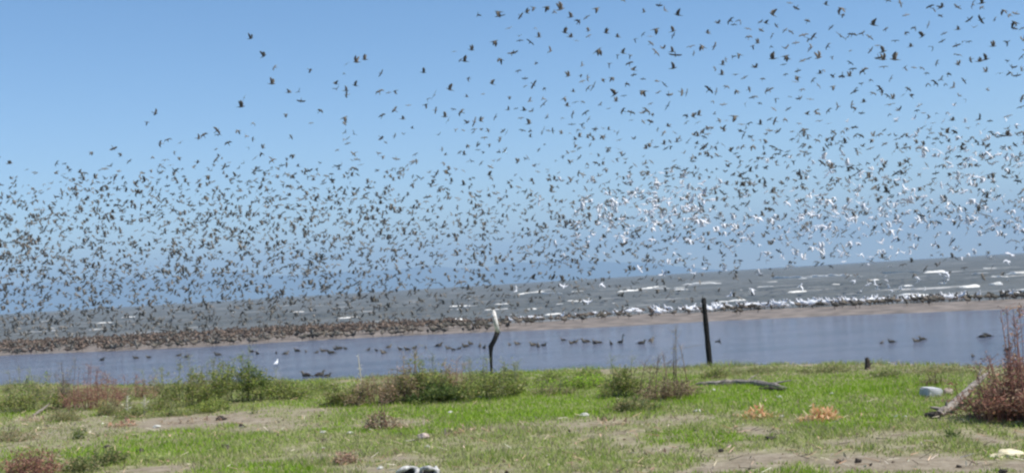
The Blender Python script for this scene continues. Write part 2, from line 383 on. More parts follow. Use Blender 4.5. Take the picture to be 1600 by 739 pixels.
# ------------------------------------------------------------------ grass
G_LUSH = [(.24, .41, .022), (.29, .45, .028), (.20, .34, .028), (.34, .45, .06)]
G_MID = [(.32, .41, .09), (.39, .43, .13), (.25, .37, .055), (.43, .42, .20)]
G_DRY = [(.37, .33, .19), (.42, .37, .24), (.30, .28, .15), (.33, .26, .17)]
pos = []; cols = []; hs = []
NB = 330000
cand = nr.random((NB * 2, 3))
cnt = 0
for a, b_, c_ in cand:
    d = 9.2 + (31 - 9.2) * (a ** 1.15)
    x = (b_ - .5) * (1.0 * d + 5)
    y = d
    if y > float(np.interp(x, shx, shy)) + .1: continue
    bb, ll = cover(x, y)
    if c_ < bb * 1.05 - .02 + .30 * (1 - ll) * (fbm(x, y, 2.6, 33, 2) > .12): continue
    k_ = rng.random()
    pal = G_LUSH if k_ < ll * .95 else (G_DRY if k_ > 1.0 - .18 - .5 * bb else G_MID)
    n_ = fbm(x, y, .6, 31, 2)
    if pal is G_MID and n_ > .12 and k_ < .75: pal = G_LUSH
    pos.append((x, y)); cols.append(pal[rng.randrange(4)])
    hs.append((.022 + .028 * rng.random()) * (1.15 - .5 * bb) * (1 + .8 * max(0, fbm(x, y, 1.3, 32, 2))) * (1.5 if float(np.interp(x, shx, shy)) - y < .7 else 1))
    cnt += 1
    if cnt >= NB: break
pos = np.array(pos); hs = np.array(hs); n = len(pos)
gz = np.array([gheight(x, y) for x, y in pos]) - .006
th = nr.random(n) * 2 * np.pi; ln = (.25 + .75 * nr.random(n)) * hs * .9; wd = .004 + .004 * nr.random(n); ta = nr.random(n) * 2 * np.pi
base = np.column_stack([pos, gz])
sx = np.column_stack([np.cos(th), np.sin(th), np.zeros(n)]) * wd[:, None]
tip = base + np.column_stack([np.cos(ta) * ln, np.sin(ta) * ln, hs])
V = np.stack([base - sx, base + sx, tip], 1).reshape(-1, 3)
Fc = np.arange(3 * n).reshape(n, 3)
ca = np.column_stack([np.array(cols) * (.8 + .4 * nr.random(n))[:, None], np.ones(n)])
tag(mesh_np('grass', V, Fc, [M_blade], attrs={'tint': ('FACE', 'FLOAT_COLOR', ca)}), 'short green and yellowing grass growing over the meadow', 'grass', kind='stuff')

# ------------------------------------------------------------------ plants
def leaf(mb, p, size, col, slim=.45):
    a = Vector((rng.gauss(0, 1), rng.gauss(0, 1), rng.gauss(0, .7) + .3)).normalized()
    b_ = a.cross(Vector((rng.gauss(0, 1), rng.gauss(0, 1), rng.gauss(0, 1)))).normalized()
    c_ = a.cross(b_) * size * .12
    mb.add([p, p + a * size * .5 + b_ * size * slim * .5 + c_, p + a * size, p + a * size * .5 - b_ * size * slim * .5 + c_], [[0, 1, 2], [0, 2, 3]], col)
def jit(c, k=.25):
    f = 1 + rng.uniform(-k, k); return tuple(min(.85, max(.004, v * 1.55 * f * (1 + rng.uniform(-.08, .08)))) for v in c)
GREEN = [(.15, .19, .04), (.21, .25, .05), (.11, .145, .035), (.27, .28, .08)]
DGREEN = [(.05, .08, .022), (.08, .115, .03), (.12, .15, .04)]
OLIVE = [(.22, .20, .09), (.17, .17, .065), (.28, .23, .12), (.15, .155, .055)]
RUST = [(.26, .13, .09), (.20, .11, .08), (.33, .20, .14), (.16, .09, .065)]
TAN = [(.34, .25, .17), (.28, .20, .13), (.22, .16, .10), (.38, .29, .20)]
def plant(name, label, cat, px, py, wpx, hpx, leaves, pal, stemcol, nst=26, lsz=.035, lean=0, droop=.0, group=None, tall=(), spread=.35, slim=.45, extra=1.0, bias=.5):
    b0 = at_z(px, py, .25); sc = b0.y / F; Wm = wpx * sc; Hm = hpx * sc
    o = empty(name, (b0.x, b0.y, gheight(b0.x, b0.y))); tag(o, label, cat, group)
    st = MB(); lf = MB(); nodes = []
    for i in range(nst):
        u = rng.uniform(-1, 1); v = rng.uniform(-1, 1)
        s0 = Vector((u * Wm * spread, v * Wm * spread * .7, -.03))
        hh = Hm * (rng.uniform(.45, 1.0) if rng.random() > .2 else rng.uniform(1.0, 1.3)) * (1 - .55 * abs(u) ** 2)
        e = s0 + Vector((u * Wm * (.5 - spread) + rng.gauss(0, .06) * Wm + lean * Hm, v * Wm * .18 + rng.gauss(0, .05) * Wm, hh))
        mid = s0.lerp(e, .5) + Vector((rng.gauss(0, .05) * Hm, rng.gauss(0, .05) * Hm, Hm * .08))
        pts = []
        for k in range(6):
            s = k / 5; p = s0.lerp(mid, s).lerp(mid.lerp(e, s), s); p.z -= droop * Hm * s ** 3; pts.append(p)
        st.tube(pts, [.006 - .004 * k / 5 for k in range(6)], 3, jit(stemcol), cap=False)
        nodes.append(pts)
        for _ in range(3):
            s = rng.uniform(.3, .95); k = int(s * 5); p = pts[k].lerp(pts[min(5, k + 1)], s * 5 - k)
            q = p + Vector((rng.gauss(0, .13) * Wm, rng.gauss(0, .10) * Wm, rng.uniform(-.02, .14) * Hm + .02))
            q.z = max(.0, q.z); m_ = p.lerp(q, .5) + Vector((0, 0, .015)); st.tube([p, m_, q], [.0035, .0028, .0015], 3, jit(stemcol), cap=False); nodes.append([p, m_, q])
    for tx, th_, tl in tall:       # single tall twigs: dx px, height px, lean px
        p0 = Vector((tx * sc, rng.uniform(-.1, .1), 0)); p1 = p0 + Vector((tl * sc * .4, 0, th_ * sc * .55)); p2 = p0 + Vector((tl * sc, .03, th_ * sc))
        st.tube([p0, p1, p2], [.008, .006, .003], 4, jit(stemcol), cap=False)
        for _ in range(7):
            s = rng.uniform(.35, 1); p = p1.lerp(p2, s) if s > .5 else p0.lerp(p1, s * 2)
            st.tube([p, p + Vector((rng.gauss(0, .07), rng.gauss(0, .05), rng.uniform(.02, .10)))], [.003, .0015], 3, jit(stemcol), cap=False)
            for _ in range(3): leaf(lf, p + Vector((rng.gauss(0, .04), rng.gauss(0, .03), rng.gauss(0, .04))), lsz * .8, jit(rng.choice(pal)), slim)
    for i in range(int(leaves * extra * .8)):
        pts = rng.choice(nodes); s = rng.random() ** bias * .999; kk = s * (len(pts) - 1); k = int(kk)
        p = pts[k].lerp(pts[k + 1], kk - k) + Vector((rng.gauss(0, .03), rng.gauss(0, .03), rng.gauss(0, .025)))
        p.z = max(.005, p.z)
        leaf(lf, p, lsz * rng.uniform(.6, 1.4), jit(rng.choice(pal)), slim)
    st.build('stems', M_tint, o); lf.build('foliage', M_leaf, o)
    return o
SB = (.13, .09, .06); SR = (.16, .08, .06); SG = (.12, .13, .06)
plant('green_bush', 'olive-green bush at the left end of the bank', 'bush', 55, 640, 115, 46, 3600, OLIVE + GREEN, SG, 40, .04)
plant('dry_weed', 'rust-red dry weed clump with one tall spike, left of the green bushes', 'weed', 146, 637, 104, 54, 3600, RUST + RUST + TAN[:2] + OLIVE[:1], SR, 60, .032, tall=[(-6, 66, 4), (-2, 70, 3), (2, 60, 4), (-10, 56, -2), (30, 45, 4), (52, 42, 2), (5, 66, 1)], slim=.3)
plant('thin_shrub', 'thin dark twiggy shrub beside the rust-red dry weed', 'shrub', 104, 636, 44, 52, 500, OLIVE + TAN, (.10, .08, .07), 26, .03, tall=[(0, 72, -4), (10, 74, 6), (-8, 54, -8), (18, 60, 4)], slim=.3)
plant('dry_weed', 'low brown dry weeds along the water between rusty weed and tall bush', 'weed', 215, 622, 70, 26, 1100, RUST + OLIVE + TAN, SR, 30, .032, tall=[(-20, 36, 0), (-3, 38, 1), (24, 34, 2)])
plant('green_bush', 'straggly green weeds just left of the tall green bush', 'bush', 290, 634, 90, 52, 3200, GREEN + OLIVE, SG, 40, .038, tall=[(-10, 72, 3), (12, 76, -3), (26, 60, 4), (-34, 60, -3)])
plant('green_bush', 'tallest green bush at left with a dense dark right side', 'bush', 374, 628, 100, 64, 4600, GREEN + OLIVE[:2] + DGREEN[2:], SG, 46, .04, tall=[(14, 84, 3), (-36, 66, -4), (4, 74, 2)])
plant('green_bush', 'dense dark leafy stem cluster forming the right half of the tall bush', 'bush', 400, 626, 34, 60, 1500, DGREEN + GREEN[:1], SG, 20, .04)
plant('green_bush', 'low green bush right of the tall green bush', 'bush', 450, 622, 80, 28, 2600, GREEN + OLIVE[:1], SG, 34, .036)
plant('green_bush', 'low bright green bush on the foot of the bank under the tall bush', 'bush', 330, 642, 60, 20, 1300, GREEN, SG, 20, .034)
plant('bank_shrub', 'low olive shrub with dark base at the left end of the long thicket', 'shrub', 535, 630, 62, 30, 2600, GREEN + OLIVE, SG, 30, .038)
plant('bank_shrub', 'brownish dry shrub beside the pale dry stalk', 'shrub', 583, 630, 80, 40, 2400, TAN[1:] + OLIVE, SB, 40, .036)
plant('bank_shrub', 'tan and olive shrub in the middle of the long thicket', 'shrub', 632, 628, 70, 54, 2600, OLIVE + TAN, SB, 40, .036, tall=[(0, 78, 2), (14, 82, 8), (22, 72, -2)])
plant('bank_shrub', 'tallest shrub of the thicket, yellow-green top over a dark base', 'shrub', 668, 625, 90, 62, 3800, GREEN + OLIVE, SG, 46, .04, tall=[(-12, 78, -4), (8, 74, 4)])
plant('bank_shrub', 'dense shrub at the front foot of the thicket, leaves coloured dark as shade', 'shrub', 688, 627, 84, 32, 3600, DGREEN, SG, 30, .04)  # only dark leaves: the shade under the thicket is put into their colour
plant('dry_weed', 'pinkish brown dry weed rising from the right side of the thicket', 'weed', 708, 622, 48, 48, 1900, TAN + RUST[2:3], (.24, .16, .12), 44, .03, tall=[(-8, 60, -2), (6, 62, 3), (14, 54, 4)], slim=.3)
plant('green_bush', 'yellow-green bush at the foot of the white-topped crooked post', 'bush', 772, 622, 100, 40, 4000, GREEN + OLIVE[:2], SG, 44, .038, tall=[(-38, 56, -6), (14, 58, 6), (32, 54, 4), (-12, 62, -2)])
plant('green_bush', 'low green bush on the bank right of the crooked post', 'bush', 905, 606, 130, 20, 3000, GREEN + G_LUSH[:2], SG, 40, .034)
plant('green_bush', 'dull green rounded bush under an arching brown stem', 'bush', 978, 622, 62, 46, 3000, OLIVE + GREEN, SG, 34, .034, tall=[(-16, 60, -3), (8, 62, 6)])
plant('bank_shrub', 'thin brown twiggy shrub just left of the tall black post', 'shrub', 1044, 626, 100, 38, 1700, TAN[1:] + OLIVE, SB, 70, .032, tall=[(-44, 58, 14), (-38, 50, 26), (-10, 60, 16), (20, 56, -10), (10, 92, 6), (14, 112, 6), (-20, 66, 10), (-28, 52, 4), (32, 80, -8), (2, 70, -6)], slim=.35)
plant('green_bush', 'small low green mound in front of the dull green bush', 'bush', 992, 643, 66, 22, 1600, OLIVE + DGREEN[1:], SG, 24, .034)
plant('rusty_bush', 'large rust-brown bush filling the right end of the bank', 'bush', 1580, 653, 128, 80, 3600, RUST + RUST + TAN[1:3] + OLIVE[:1], SR, 110, .036, tall=[(-12, 100, -14), (-4, 96, -22), (8, 170, 4), (-20, 84, -12), (16, 140, 10), (-36, 80, -10)], spread=.42)
plant('rusty_bush', 'dense rusty bush further right, running out of the picture', 'bush', 1640, 655, 110, 100, 4200, RUST + RUST + TAN[:1], SR, 60, .036, spread=.42, tall=[(-40, 170, -4)])
plant('spindly_shrub', 'tall spindly reddish shrub rising out of the rusty bush at the right edge', 'shrub', 1592, 648, 46, 150, 900, RUST + TAN[1:2], (.22, .12, .10), 12, .032, spread=.2, tall=[(-8, 165, -6)])
plant('dry_weed', 'brown thorny dry weed in front of the large rust-brown bush', 'weed', 1555, 652, 60, 26, 900, TAN[1:] + OLIVE + RUST[:1], SR, 34, .034)
plant('dry_weed', 'sparse tan weed standing behind the pale grey block', 'weed', 1462, 604, 34, 22, 300, TAN + OLIVE, SB, 22, .03, slim=.3)
plant('green_weed', 'small dark weed patch on the bank right of the stump', 'weed', 1385, 591, 44, 12, 500, DGREEN + OLIVE, SG, 18, .03)
plant('dry_weed', 'reddish brown weed in the bottom left corner', 'weed', 55, 752, 76, 48, 2200, RUST + OLIVE[:1], SR, 40, .03)
plant('green_weed', 'dark green weed beside the corner\'s reddish weed', 'weed', 128, 738, 50, 24, 900, DGREEN + OLIVE, SG, 20, .03)
plant('green_weed', 'dull green weed right of the bottom-left corner weeds', 'weed', 168, 728, 50, 26, 900, OLIVE + DGREEN, SG, 20, .03)
plant('green_weed', 'small green weed between bare ground and the left edge', 'weed', 126, 686, 26, 16, 300, DGREEN + GREEN, SG, 12, .03)
plant('yellow_sprout', 'yellowish sprout below the rust-red weed', 'sprout', 163, 646, 26, 26, 260, [(.36, .33, .10), (.22, .25, .07), (.42, .34, .16)], SG, 12, .035, slim=.3)
plant('yellow_sprout', 'yellow-green sprout at the top edge of the bare soil patch', 'sprout', 397, 645, 12, 18, 110, [(.36, .36, .12), (.30, .32, .12)], SG, 8, .035, slim=.3)
plant('green_weed', 'small dark two-leaved weed on the grass at lower right', 'weed', 1487, 680, 16, 10, 140, DGREEN, SG, 8, .03)
plant('dry_weed', 'brown dead weed with dark centre on the grass left of centre', 'weed', 597, 672, 50, 28, 420, TAN + RUST[1:2] + [(.07, .05, .035)], SB, 24, .034, tall=[(-2, 56, 4), (4, 44, 2)])
plant('dry_weed', 'low tan dead weed below the brown dead weed, near bottom', 'weed', 543, 722, 44, 18, 360, TAN + RUST[2:3], SB, 20, .034)
plant('green_weed', 'dark little weed right of the dull stone', 'weed', 944, 656, 10, 9, 90, DGREEN + TAN[2:3], SB, 6, .025)
plant('green_weed', 'flat yellow-green rosette by the dark clod at lower left', 'weed', 240, 722, 40, 12, 180, [(.34, .36, .14), (.28, .32, .11)], SG, 12, .05, slim=.3)
for i, (px, py, wp, hp, pal, lab) in enumerate([(35, 612, 60, 24, OLIVE, 'olive weeds on the waterline at the far left'), (185, 645, 60, 24, OLIVE + TAN[1:2], 'olive-brown weeds in front of the rusty weed'), (235, 616, 50, 26, OLIVE + GREEN, 'scruffy olive weeds behind the twin dry stalks'), (320, 606, 50, 28, OLIVE + TAN, 'scruffy brownish weeds at the waterline left of tall bush'), (425, 606, 50, 20, OLIVE, 'olive weeds right behind the tall bush'), (70, 625, 60, 26, TAN + OLIVE, 'tan weeds above the pale sloping stick'), (270, 648, 60, 12, GREEN, 'low bright weeds along the soil patch\'s upper edge'), (20, 690, 60, 14, TAN + OLIVE, 'tan weeds by the left frame edge on dry ground'), (745, 600, 40, 26, GREEN + OLIVE, 'wispy green weeds just left of the crooked post'), (800, 598, 50, 20, OLIVE + GREEN, 'wispy olive weeds just right of the crooked post'), (865, 618, 60, 14, OLIVE + TAN[1:2], 'low tan weeds on grass below the open bank')]):
    plant('scruffy_weed', lab, 'weed', px, py, wp, hp, 700, pal, SG, 34, .036, slim=.28, tall=[(rng.uniform(-20, 20), hp * 1.5, rng.uniform(-4, 4)) for _ in range(3)])
for i, (px, py, wp, hp, pal) in enumerate([(860, 598, 44, 16, GREEN), (920, 590, 50, 10, GREEN), (1180, 584, 90, 8, OLIVE), (1290, 583, 90, 8, OLIVE + DGREEN[:1]), (1460, 584, 100, 7, OLIVE), (500, 610, 60, 18, GREEN), (255, 640, 50, 22, GREEN + OLIVE), (100, 655, 60, 16, OLIVE), (215, 650, 60, 18, OLIVE + GREEN), (1120, 592, 50, 14, OLIVE + GREEN)]):
    lab = ['knee-low green tuft on the bank behind the open grass', 'thin green tuft along the waterline left of the dull green bush', 'low olive fringe of weeds on the waterline right of black post',
           'low olive fringe of weeds on the waterline left of the stump', 'low olive fringe of weeds on the waterline near the rusty bush', 'green tuft between the tall bush and the long thicket',
           'green tuft at the foot of the straggly green weeds', 'olive tuft in front of the thin dark twiggy shrub', 'olive tuft beside the upper edge of bare soil', 'green tuft at the foot of the tall black post'][i]
    plant('grass_tuft', lab, 'grass tuft', px, py, wp, hp, 900, pal, SG, 30, .04, slim=.25)

# ------------------------------------------------------------------ posts, logs, stones, litter
def gpt(px, py, dz=0):
    p = at_z(px, py, .25); p.z = gheight(p.x, p.y) + dz; return p
# tall black post: slightly tapered, chipped square-ish timber
b0 = gpt(1110, 573); sc = b0.y / F; o = empty('black_post', b0); tag(o, 'tall straight black wooden post standing at the water\'s edge', 'post')
m = MB(); H = 104 * sc; pts = [Vector((-.004 * k, 0, -.2 + (H + .2) * k / 10)) for k in range(11)]
m.tube(pts, [.052 + .003 * math.sin(k * 2.1) - .0012 * k for k in range(11)], 9)
m.build('shaft', M_blackwood, o, True)
m = MB(); m.tube([(-.04, 0, H - .004), (-.042, .002, H + .016), (-.045, .006, H + .026)], [.044, .034, .012], 8); m.build('post_top', M_blackwood, o)
# crooked post with white sleeve
b0 = gpt(768, 586); sc = b0.y / F
def loc(px, py): q = at_d(px, py, b0.y); return Vector((q.x - b0.x, rng.uniform(-.01, .01), q.z - b0.z))
o = empty('crooked_post', b0); tag(o, 'crooked dark post with a white upper length at the water\'s edge', 'post')
m = MB(); m.tube([loc(769, 600), loc(768, 575), loc(767, 553), loc(767, 541), loc(773, 530), loc(778, 517)], [.022, .024, .03, .048, .042, .05], 8); m.build('shaft', M_blackwood, o, True)
m = MB(); m.tube([loc(778, 519), loc(774.5, 503), loc(771, 487)], [.043, .043, .04], 10); m.build('white_sleeve', M_pipe, o, True)
m = MB(); m.tube([loc(771, 488), loc(770, 484)], [.038, .028], 7); m.build('post_top', M_pipe, o)
# stump at the waterline
b0 = gpt(1356, 580); o = empty('stump', b0); tag(o, 'short dark wooden stump at the waterline under the open lagoon', 'stump')
m = MB(); m.tube([(0, 0, -.05), (.0, 0, .06), (.006, 0, .13), (-.006, 0, .17)], [.05, .04, .036, .026], 8); m.build('trunk', M_darkwood, o)
m = MB(); m.tube([(.02, 0, .05), (.08, .03, .09)], [.016, .008], 5); m.build('root', M_darkwood, o)
# fallen branch, thick log lying in grass
def log(name, label, pts, rads, mt, twigs=(), cat='branch', off=.6):
    P = [gpt(*p[:2], (p[2] if len(p) > 2 else 0) + rads[i] * off) for i, p in enumerate(pts)]
    b0 = P[0].copy(); o = empty(name, b0); tag(o, label, cat)
    Q = [];  Rr = []
    for i in range(len(P) - 1):
        for k in range(4):
            s = k / 4; q = P[i].lerp(P[i + 1], s) - b0; q.z += rng.gauss(0, .004); Q.append(q); Rr.append((rads[i] * (1 - s) + rads[i + 1] * s) * rng.uniform(.85, 1.15))
    Q.append(P[-1] - b0); Rr.append(rads[-1])
    m = MB(); m.tube(Q, Rr, 8); m.build('trunk', mt, o)
    for i, (s, dx, dy, dz, r) in enumerate(twigs):
        k = s * (len(P) - 1); a = P[int(k)].lerp(P[min(len(P) - 1, int(k) + 1)], k - int(k)) - b0
        m = MB(); m.tube([a, a + Vector((dx * .5, dy * .5, dz * .6)), a + Vector((dx, dy, dz))], [r, r * .7, r * .3], 6); m.build('limb', mt, o)
    return o
log('fallen_branch', 'long grey fallen branch lying on the green grass right of the black post', [(1088, 604), (1120, 604), (1150, 603), (1180, 604), (1208, 608), (1230, 611)], [.025, .04, .05, .05, .04, .015], M_driftwood, [(.5, .2, .1, .1, .015), (.75, .3, -.05, .05, .02)])
log('fallen_branch', 'dark rotten stick at the right tip of the long grey branch', [(1188, 611), (1205, 613), (1226, 614)], [.02, .035, .02], M_darkwood)
log('leaning_branch', 'bare pale branch leaning from the grass up into the rusty bush', [(1468, 650, 0), (1490, 644, .06), (1512, 636, .15), (1532, 628, .23), (1546, 624, .28)], [.045, .045, .04, .03, .015], M_driftwood, [(.1, -.14, .02, .04, .03), (.12, .02, .0, .1, .02), (.7, .1, .05, .16, .015)])
log('fallen_branch', 'dark stub on the grass at the foot of the leaning branch', [(1447, 651), (1466, 652)], [.03, .05], M_darkwood)
log('dry_stick', 'pale dry stick sloping up towards the rust-red weed at left', [(52, 648, 0), (70, 642, .06), (98, 630, .14)], [.02, .018, .01], M_driftwood)
for i, (px, y0, y1, dx, lab) in enumerate([(565, 600, 554, -3, 'single upright pale dry stalk standing before the lagoon'), (199, 648, 617, 1, 'upright dry pale stalk left of a twin beside the bare soil'), (225, 648, 618, 3, 'upright pale dry stalk nearer the bare soil, with leaning tip')]):
    b0 = gpt(px, y0); s_ = b0.y / F; o = empty('dry_stalk', b0); tag(o, lab, 'stalk'); m = MB()
    h = (y0 - y1) * s_; m.tube([(0, 0, -.02), (dx * s_ * .5, 0, h * .5), (dx * s_, 0, h)], [.011, .012, .007], 5, (.52, .47, .36)); m.build('stem', M_tint, o)
    m = MB()
    for k in range(16): leaf(m, Vector((dx * s_ * .6 + rng.gauss(0, .012), rng.gauss(0, .01), h * rng.uniform(.2, 1))), .06, jit((.55, .50, .38)), .3)
    m.build('dry_leaves', M_leaf, o)
# stones and other lumps
def lump(name, label, cat, px, py, wm, dm, hm, mt, seed, rough=.25, sink=.25, group=None):
    import bmesh
    bm = bmesh.new(); bmesh.ops.create_icosphere(bm, subdivisions=3, radius=.5)
    for v in bm.verts:
        d = 1 + rough * noise.noise(v.co * 2.3 + Vector((seed, 0, 0))) * 1.6 + rough * .5 * noise.noise(v.co * 6 + Vector((0, seed, 0)))
        v.co = Vector((v.co.x * d * wm, v.co.y * d * dm, v.co.z * d * hm))
    me = bpy.data.meshes.new(name); bm.to_mesh(me); bm.free(); me.materials.append(mt)
    o = bpy.data.objects.new(name, me); C.objects.link(o); p = gpt(px, py); o.location = (p.x, p.y, p.z + hm * (.5 - sink)); o.rotation_euler = (0, 0, rng.uniform(-.4, .4))
    return tag(o, label, cat, group)
ST = [(750, 622, 9, 'white stone at the foot of the thicket\'s right end'), (913, 650, 13, 'roundest pale stone, on open grass right of centre'), (1090, 645, 10, 'flat pale stone below the fallen branch\'s left end'),
      (1009, 637, 8, 'small white stone beside the low green mound'), (1218, 624, 8, 'small white stone in the brightest grass above the left orange litter'), (1220, 651, 8, 'pale stone between the two heaps of orange litter'),
      (1061, 619, 7, 'tiny pale stone at the right foot of the twiggy brown shrub'), (1115, 613, 6, 'tiny pale stone under the fallen branch'), (505, 677, 9, 'cream stone in the grass at left of centre'), (547, 678, 9, 'dull pale stone left of the brown dead weed'),
      (505, 702, 8, 'small pale stone in grass near the low tan dead weed'), (594, 731, 9, 'yellowish stone left of the white crumpled litter'), (1300, 618, 6, 'tiny white stone in the bright grass above the right orange litter'), (703, 644, 8, 'pale stone in the open grass in front of the thicket'),
      (245, 669, 10, 'cream stone on the bare soil patch\'s near edge'), (668, 701, 7, 'little pale stone below the pinkish stone'), (343, 592, 7, 'white lump in the leaves left of the tall green bush'), (1413, 652, 8, 'pale stone on the grass left of the leaning branch')]
for i, (px, py, wp, lab) in enumerate(ST):
    s_ = gpt(px, py).y / F; lump('stone', lab, 'stone', px, py, wp * s_ * 1.15, wp * s_ * .85, wp * s_ * .6, M_stone, i * 1.7, group='pale stones scattered in the grass')
s_ = gpt(660, 688).y / F
lump('stone', 'pinkish stone with a dark shadowed side, on the grass left of centre', 'stone', 662, 686, 18 * s_, 16 * s_, 12 * s_, noise_mat('pink_stone', (.36, .27, .22), (.52, .42, .36), 12), 33)
log('dry_stick', 'dark stick lying left of the pinkish stone', [(640, 692), (660, 688), (672, 685)], [.006, .012, .008], M_darkwood)
for px, py, wp, hp, lab in [(351, 702, 15, 10, 'black clod sitting in bright grass at lower left'), (219, 708, 12, 8, 'black clod above the yellow-green rosette'), (345, 655, 16, 8, 'dark clod on the bare soil patch'), (378, 666, 10, 7, 'small brown clod near the right of the soil patch'),
                         (1203, 687, 16, 8, 'dark clod on soil below the left orange litter'), (1126, 704, 9, 7, 'small dark clod on the lower bare soil, furthest left'), (1341, 722, 10, 9, 'reddish dark clod on the lower bare soil'), (1310, 723, 8, 8, 'dark clod just left of the reddish clod'),
                         (1567, 736, 12, 8, 'black clod at the bottom edge in the right corner'), (1498, 727, 9, 5, 'brown clod on the bare soil below the rusty bush'), (168, 701, 14, 7, 'dark earthy clod above the dull green weed'), (628, 681, 8, 6, 'small black clod left of the pinkish stone'), (1300, 672, 9, 6, 'dark clod below the right orange litter')]:
    s_ = gpt(px, py).y / F; lump('earth_clod', lab, 'clod', px, py, wp * s_, wp * s_ * .8, hp * s_, M_clod, px * .1, .4, group='dark clods on the ground')
# pale grey block
b0 = gpt(1455, 618); s_ = b0.y / F
import bmesh
bm = bmesh.new(); bmesh.ops.create_cube(bm, size=1)
for v in bm.verts: v.co = Vector((v.co.x * 28 * s_ * (1.0 if v.co.z < 0 else .9), v.co.y * .2, v.co.z * 14 * s_ + 6 * s_))
bmesh.ops.bevel(bm, geom=bm.edges[:], offset=.014, segments=2, affect='EDGES'); bmesh.ops.subdivide_edges(bm, edges=bm.edges[:], cuts=2, use_grid_fill=True)
for v in bm.verts: v.co += Vector((1, 1, 1)) * .012 * noise.noise(v.co * 9)
me = bpy.data.meshes.new('grey_block'); bm.to_mesh(me); bm.free(); me.materials.append(M_greystone)
o = bpy.data.objects.new('grey_block', me); C.objects.link(o); o.location = b0; o.rotation_euler = (.05, .04, .25)
tag(o, 'pale grey rectangular block lying in the grass left of the rusty bush', 'block')
lump('stone', 'brownish stone touching the right end of the pale grey block', 'stone', 1482, 616, .12, .12, .10, noise_mat('brown_stone', (.26, .2, .15), (.42, .34, .28), 12), 4)
# white crumpled litter with two hollows; dark slabs inside paint their shade
b0 = gpt(652, 747); s_ = b0.y / F; o = empty('white_litter', b0); tag(o, 'white crumpled litter with two dark hollows at the bottom edge', 'litter')
m = MB(); r1 = .016
def ring(cx, cz, rx, rz, rr, seed):
    P = [Vector((cx + rx * math.cos(a) * (1 + .12 * math.sin(3 * a + seed)), .03 * math.sin(2 * a + seed), cz + rz * math.sin(a) * (1 + .1 * math.sin(2 * a + seed)))) for a in [2 * math.pi * k / 20 for k in range(21)]]
    m.tube(P, [rr * (1 + .35 * math.sin(k * 1.3 + seed)) for k in range(21)], 8, cap=False)
ring(-15 * s_, 11 * s_, 15 * s_, 9 * s_, .018, 0); ring(17 * s_, 11 * s_, 13 * s_, 8 * s_, .018, 2)
m.tube([(-32 * s_, .05, 2 * s_), (-14 * s_, .02, 1 * s_), (6 * s_, 0, 2 * s_), (30 * s_, .03, 3 * s_)], [.03, .04, .04, .03], 8)
m.tube([(30 * s_, .0, 1 * s_), (32 * s_, 0, 12 * s_), (29 * s_, .02, 19 * s_)], [.018, .02, .012], 8)
m.build('crumpled_shell', M_white, o, True)
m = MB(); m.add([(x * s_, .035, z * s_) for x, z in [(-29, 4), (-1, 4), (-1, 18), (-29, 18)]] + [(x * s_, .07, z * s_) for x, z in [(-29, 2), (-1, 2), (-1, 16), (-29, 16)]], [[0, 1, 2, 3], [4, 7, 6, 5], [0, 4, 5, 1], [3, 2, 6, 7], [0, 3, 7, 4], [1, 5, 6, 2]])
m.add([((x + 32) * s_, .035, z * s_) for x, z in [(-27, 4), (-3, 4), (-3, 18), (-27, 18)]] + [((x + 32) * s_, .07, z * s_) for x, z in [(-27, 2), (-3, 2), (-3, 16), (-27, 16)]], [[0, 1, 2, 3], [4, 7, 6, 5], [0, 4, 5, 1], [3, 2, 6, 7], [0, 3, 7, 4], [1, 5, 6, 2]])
m.build('shade_slabs', M_hollow_shade, o)
# cream husk
lump('dry_husk', 'cream-coloured flat husk lying at the right edge', 'husk', 1571, 709, .20, .12, .07, M_cream, 8, .5)
lump('dry_husk', 'thin cream strip of husk reaching to the frame edge', 'husk', 1594, 707, .16, .04, .03, M_cream, 3, .4)
# dry leaf heaps
def heap(label, px, py, wp, hp, pal, n=90, lsz=.12):
    b0 = gpt(px, py); s_ = b0.y / F; o = empty('leaf_litter', b0); tag(o, label, 'leaf litter'); m = MB()
    for i in range(n):
        u = rng.gauss(0, .38); p = Vector((u * wp * s_ * .5 * 1.3, rng.gauss(0, .10), max(.004, hp * s_ * rng.random() ** 1.5 * max(.1, 1 - abs(u)))))
        a = Vector((rng.gauss(0, 1), rng.gauss(0, .7), rng.gauss(.1, .45))).normalized(); c_ = a.cross(Vector((0, .3, 1))).normalized(); L = lsz * rng.uniform(.5, 1.3); w_ = L * .16
        k = Vector((0, 0, L * .18)); col = jit(rng.choice(pal))
        m.add([p, p + a * L * .35 + c_ * w_ + k * .6, p + a * L * .35 - c_ * w_ + k * .6, p + a * L * .75 + c_ * w_ * .7 + k, p + a * L * .75 - c_ * w_ * .7 + k, p + a * L + k * .7], [[0, 1, 2], [1, 3, 4, 2], [3, 5, 4]], col)
    m.build('dry_leaves', M_leaf, o)
OR = [(.48, .27, .14), (.54, .34, .19), (.38, .20, .10), (.58, .42, .24)]
heap('orange-brown dry leaf litter on the grass, the left of two heaps', 1186, 652, 50, 17, OR, 170, .075)
heap('orange-brown dry leaf litter on the grass, the right of two heaps', 1282, 655, 60, 22, OR, 200, .08)
heap('pinkish dry leaf litter at the left end of the bare soil', 196, 666, 40, 10, [(.38, .22, .16), (.3, .18, .12)], 90, .07)
heap('tan leaf litter right of the brown dead weed', 625, 670, 50, 6, TAN, 60, .08)
heap('pale straw scattered near the left edge below the bush', 75, 672, 90, 3, [(.42, .36, .26), (.34, .28, .2)], 80, .06)
heap('pinkish straw by the left frame edge under the dry stick', 45, 655, 50, 6, [(.38, .28, .21), (.3, .2, .14)], 80, .06)
heap('thin tan straw strewn right of the small stump weeds', 955, 662, 60, 4, TAN, 40, .08)
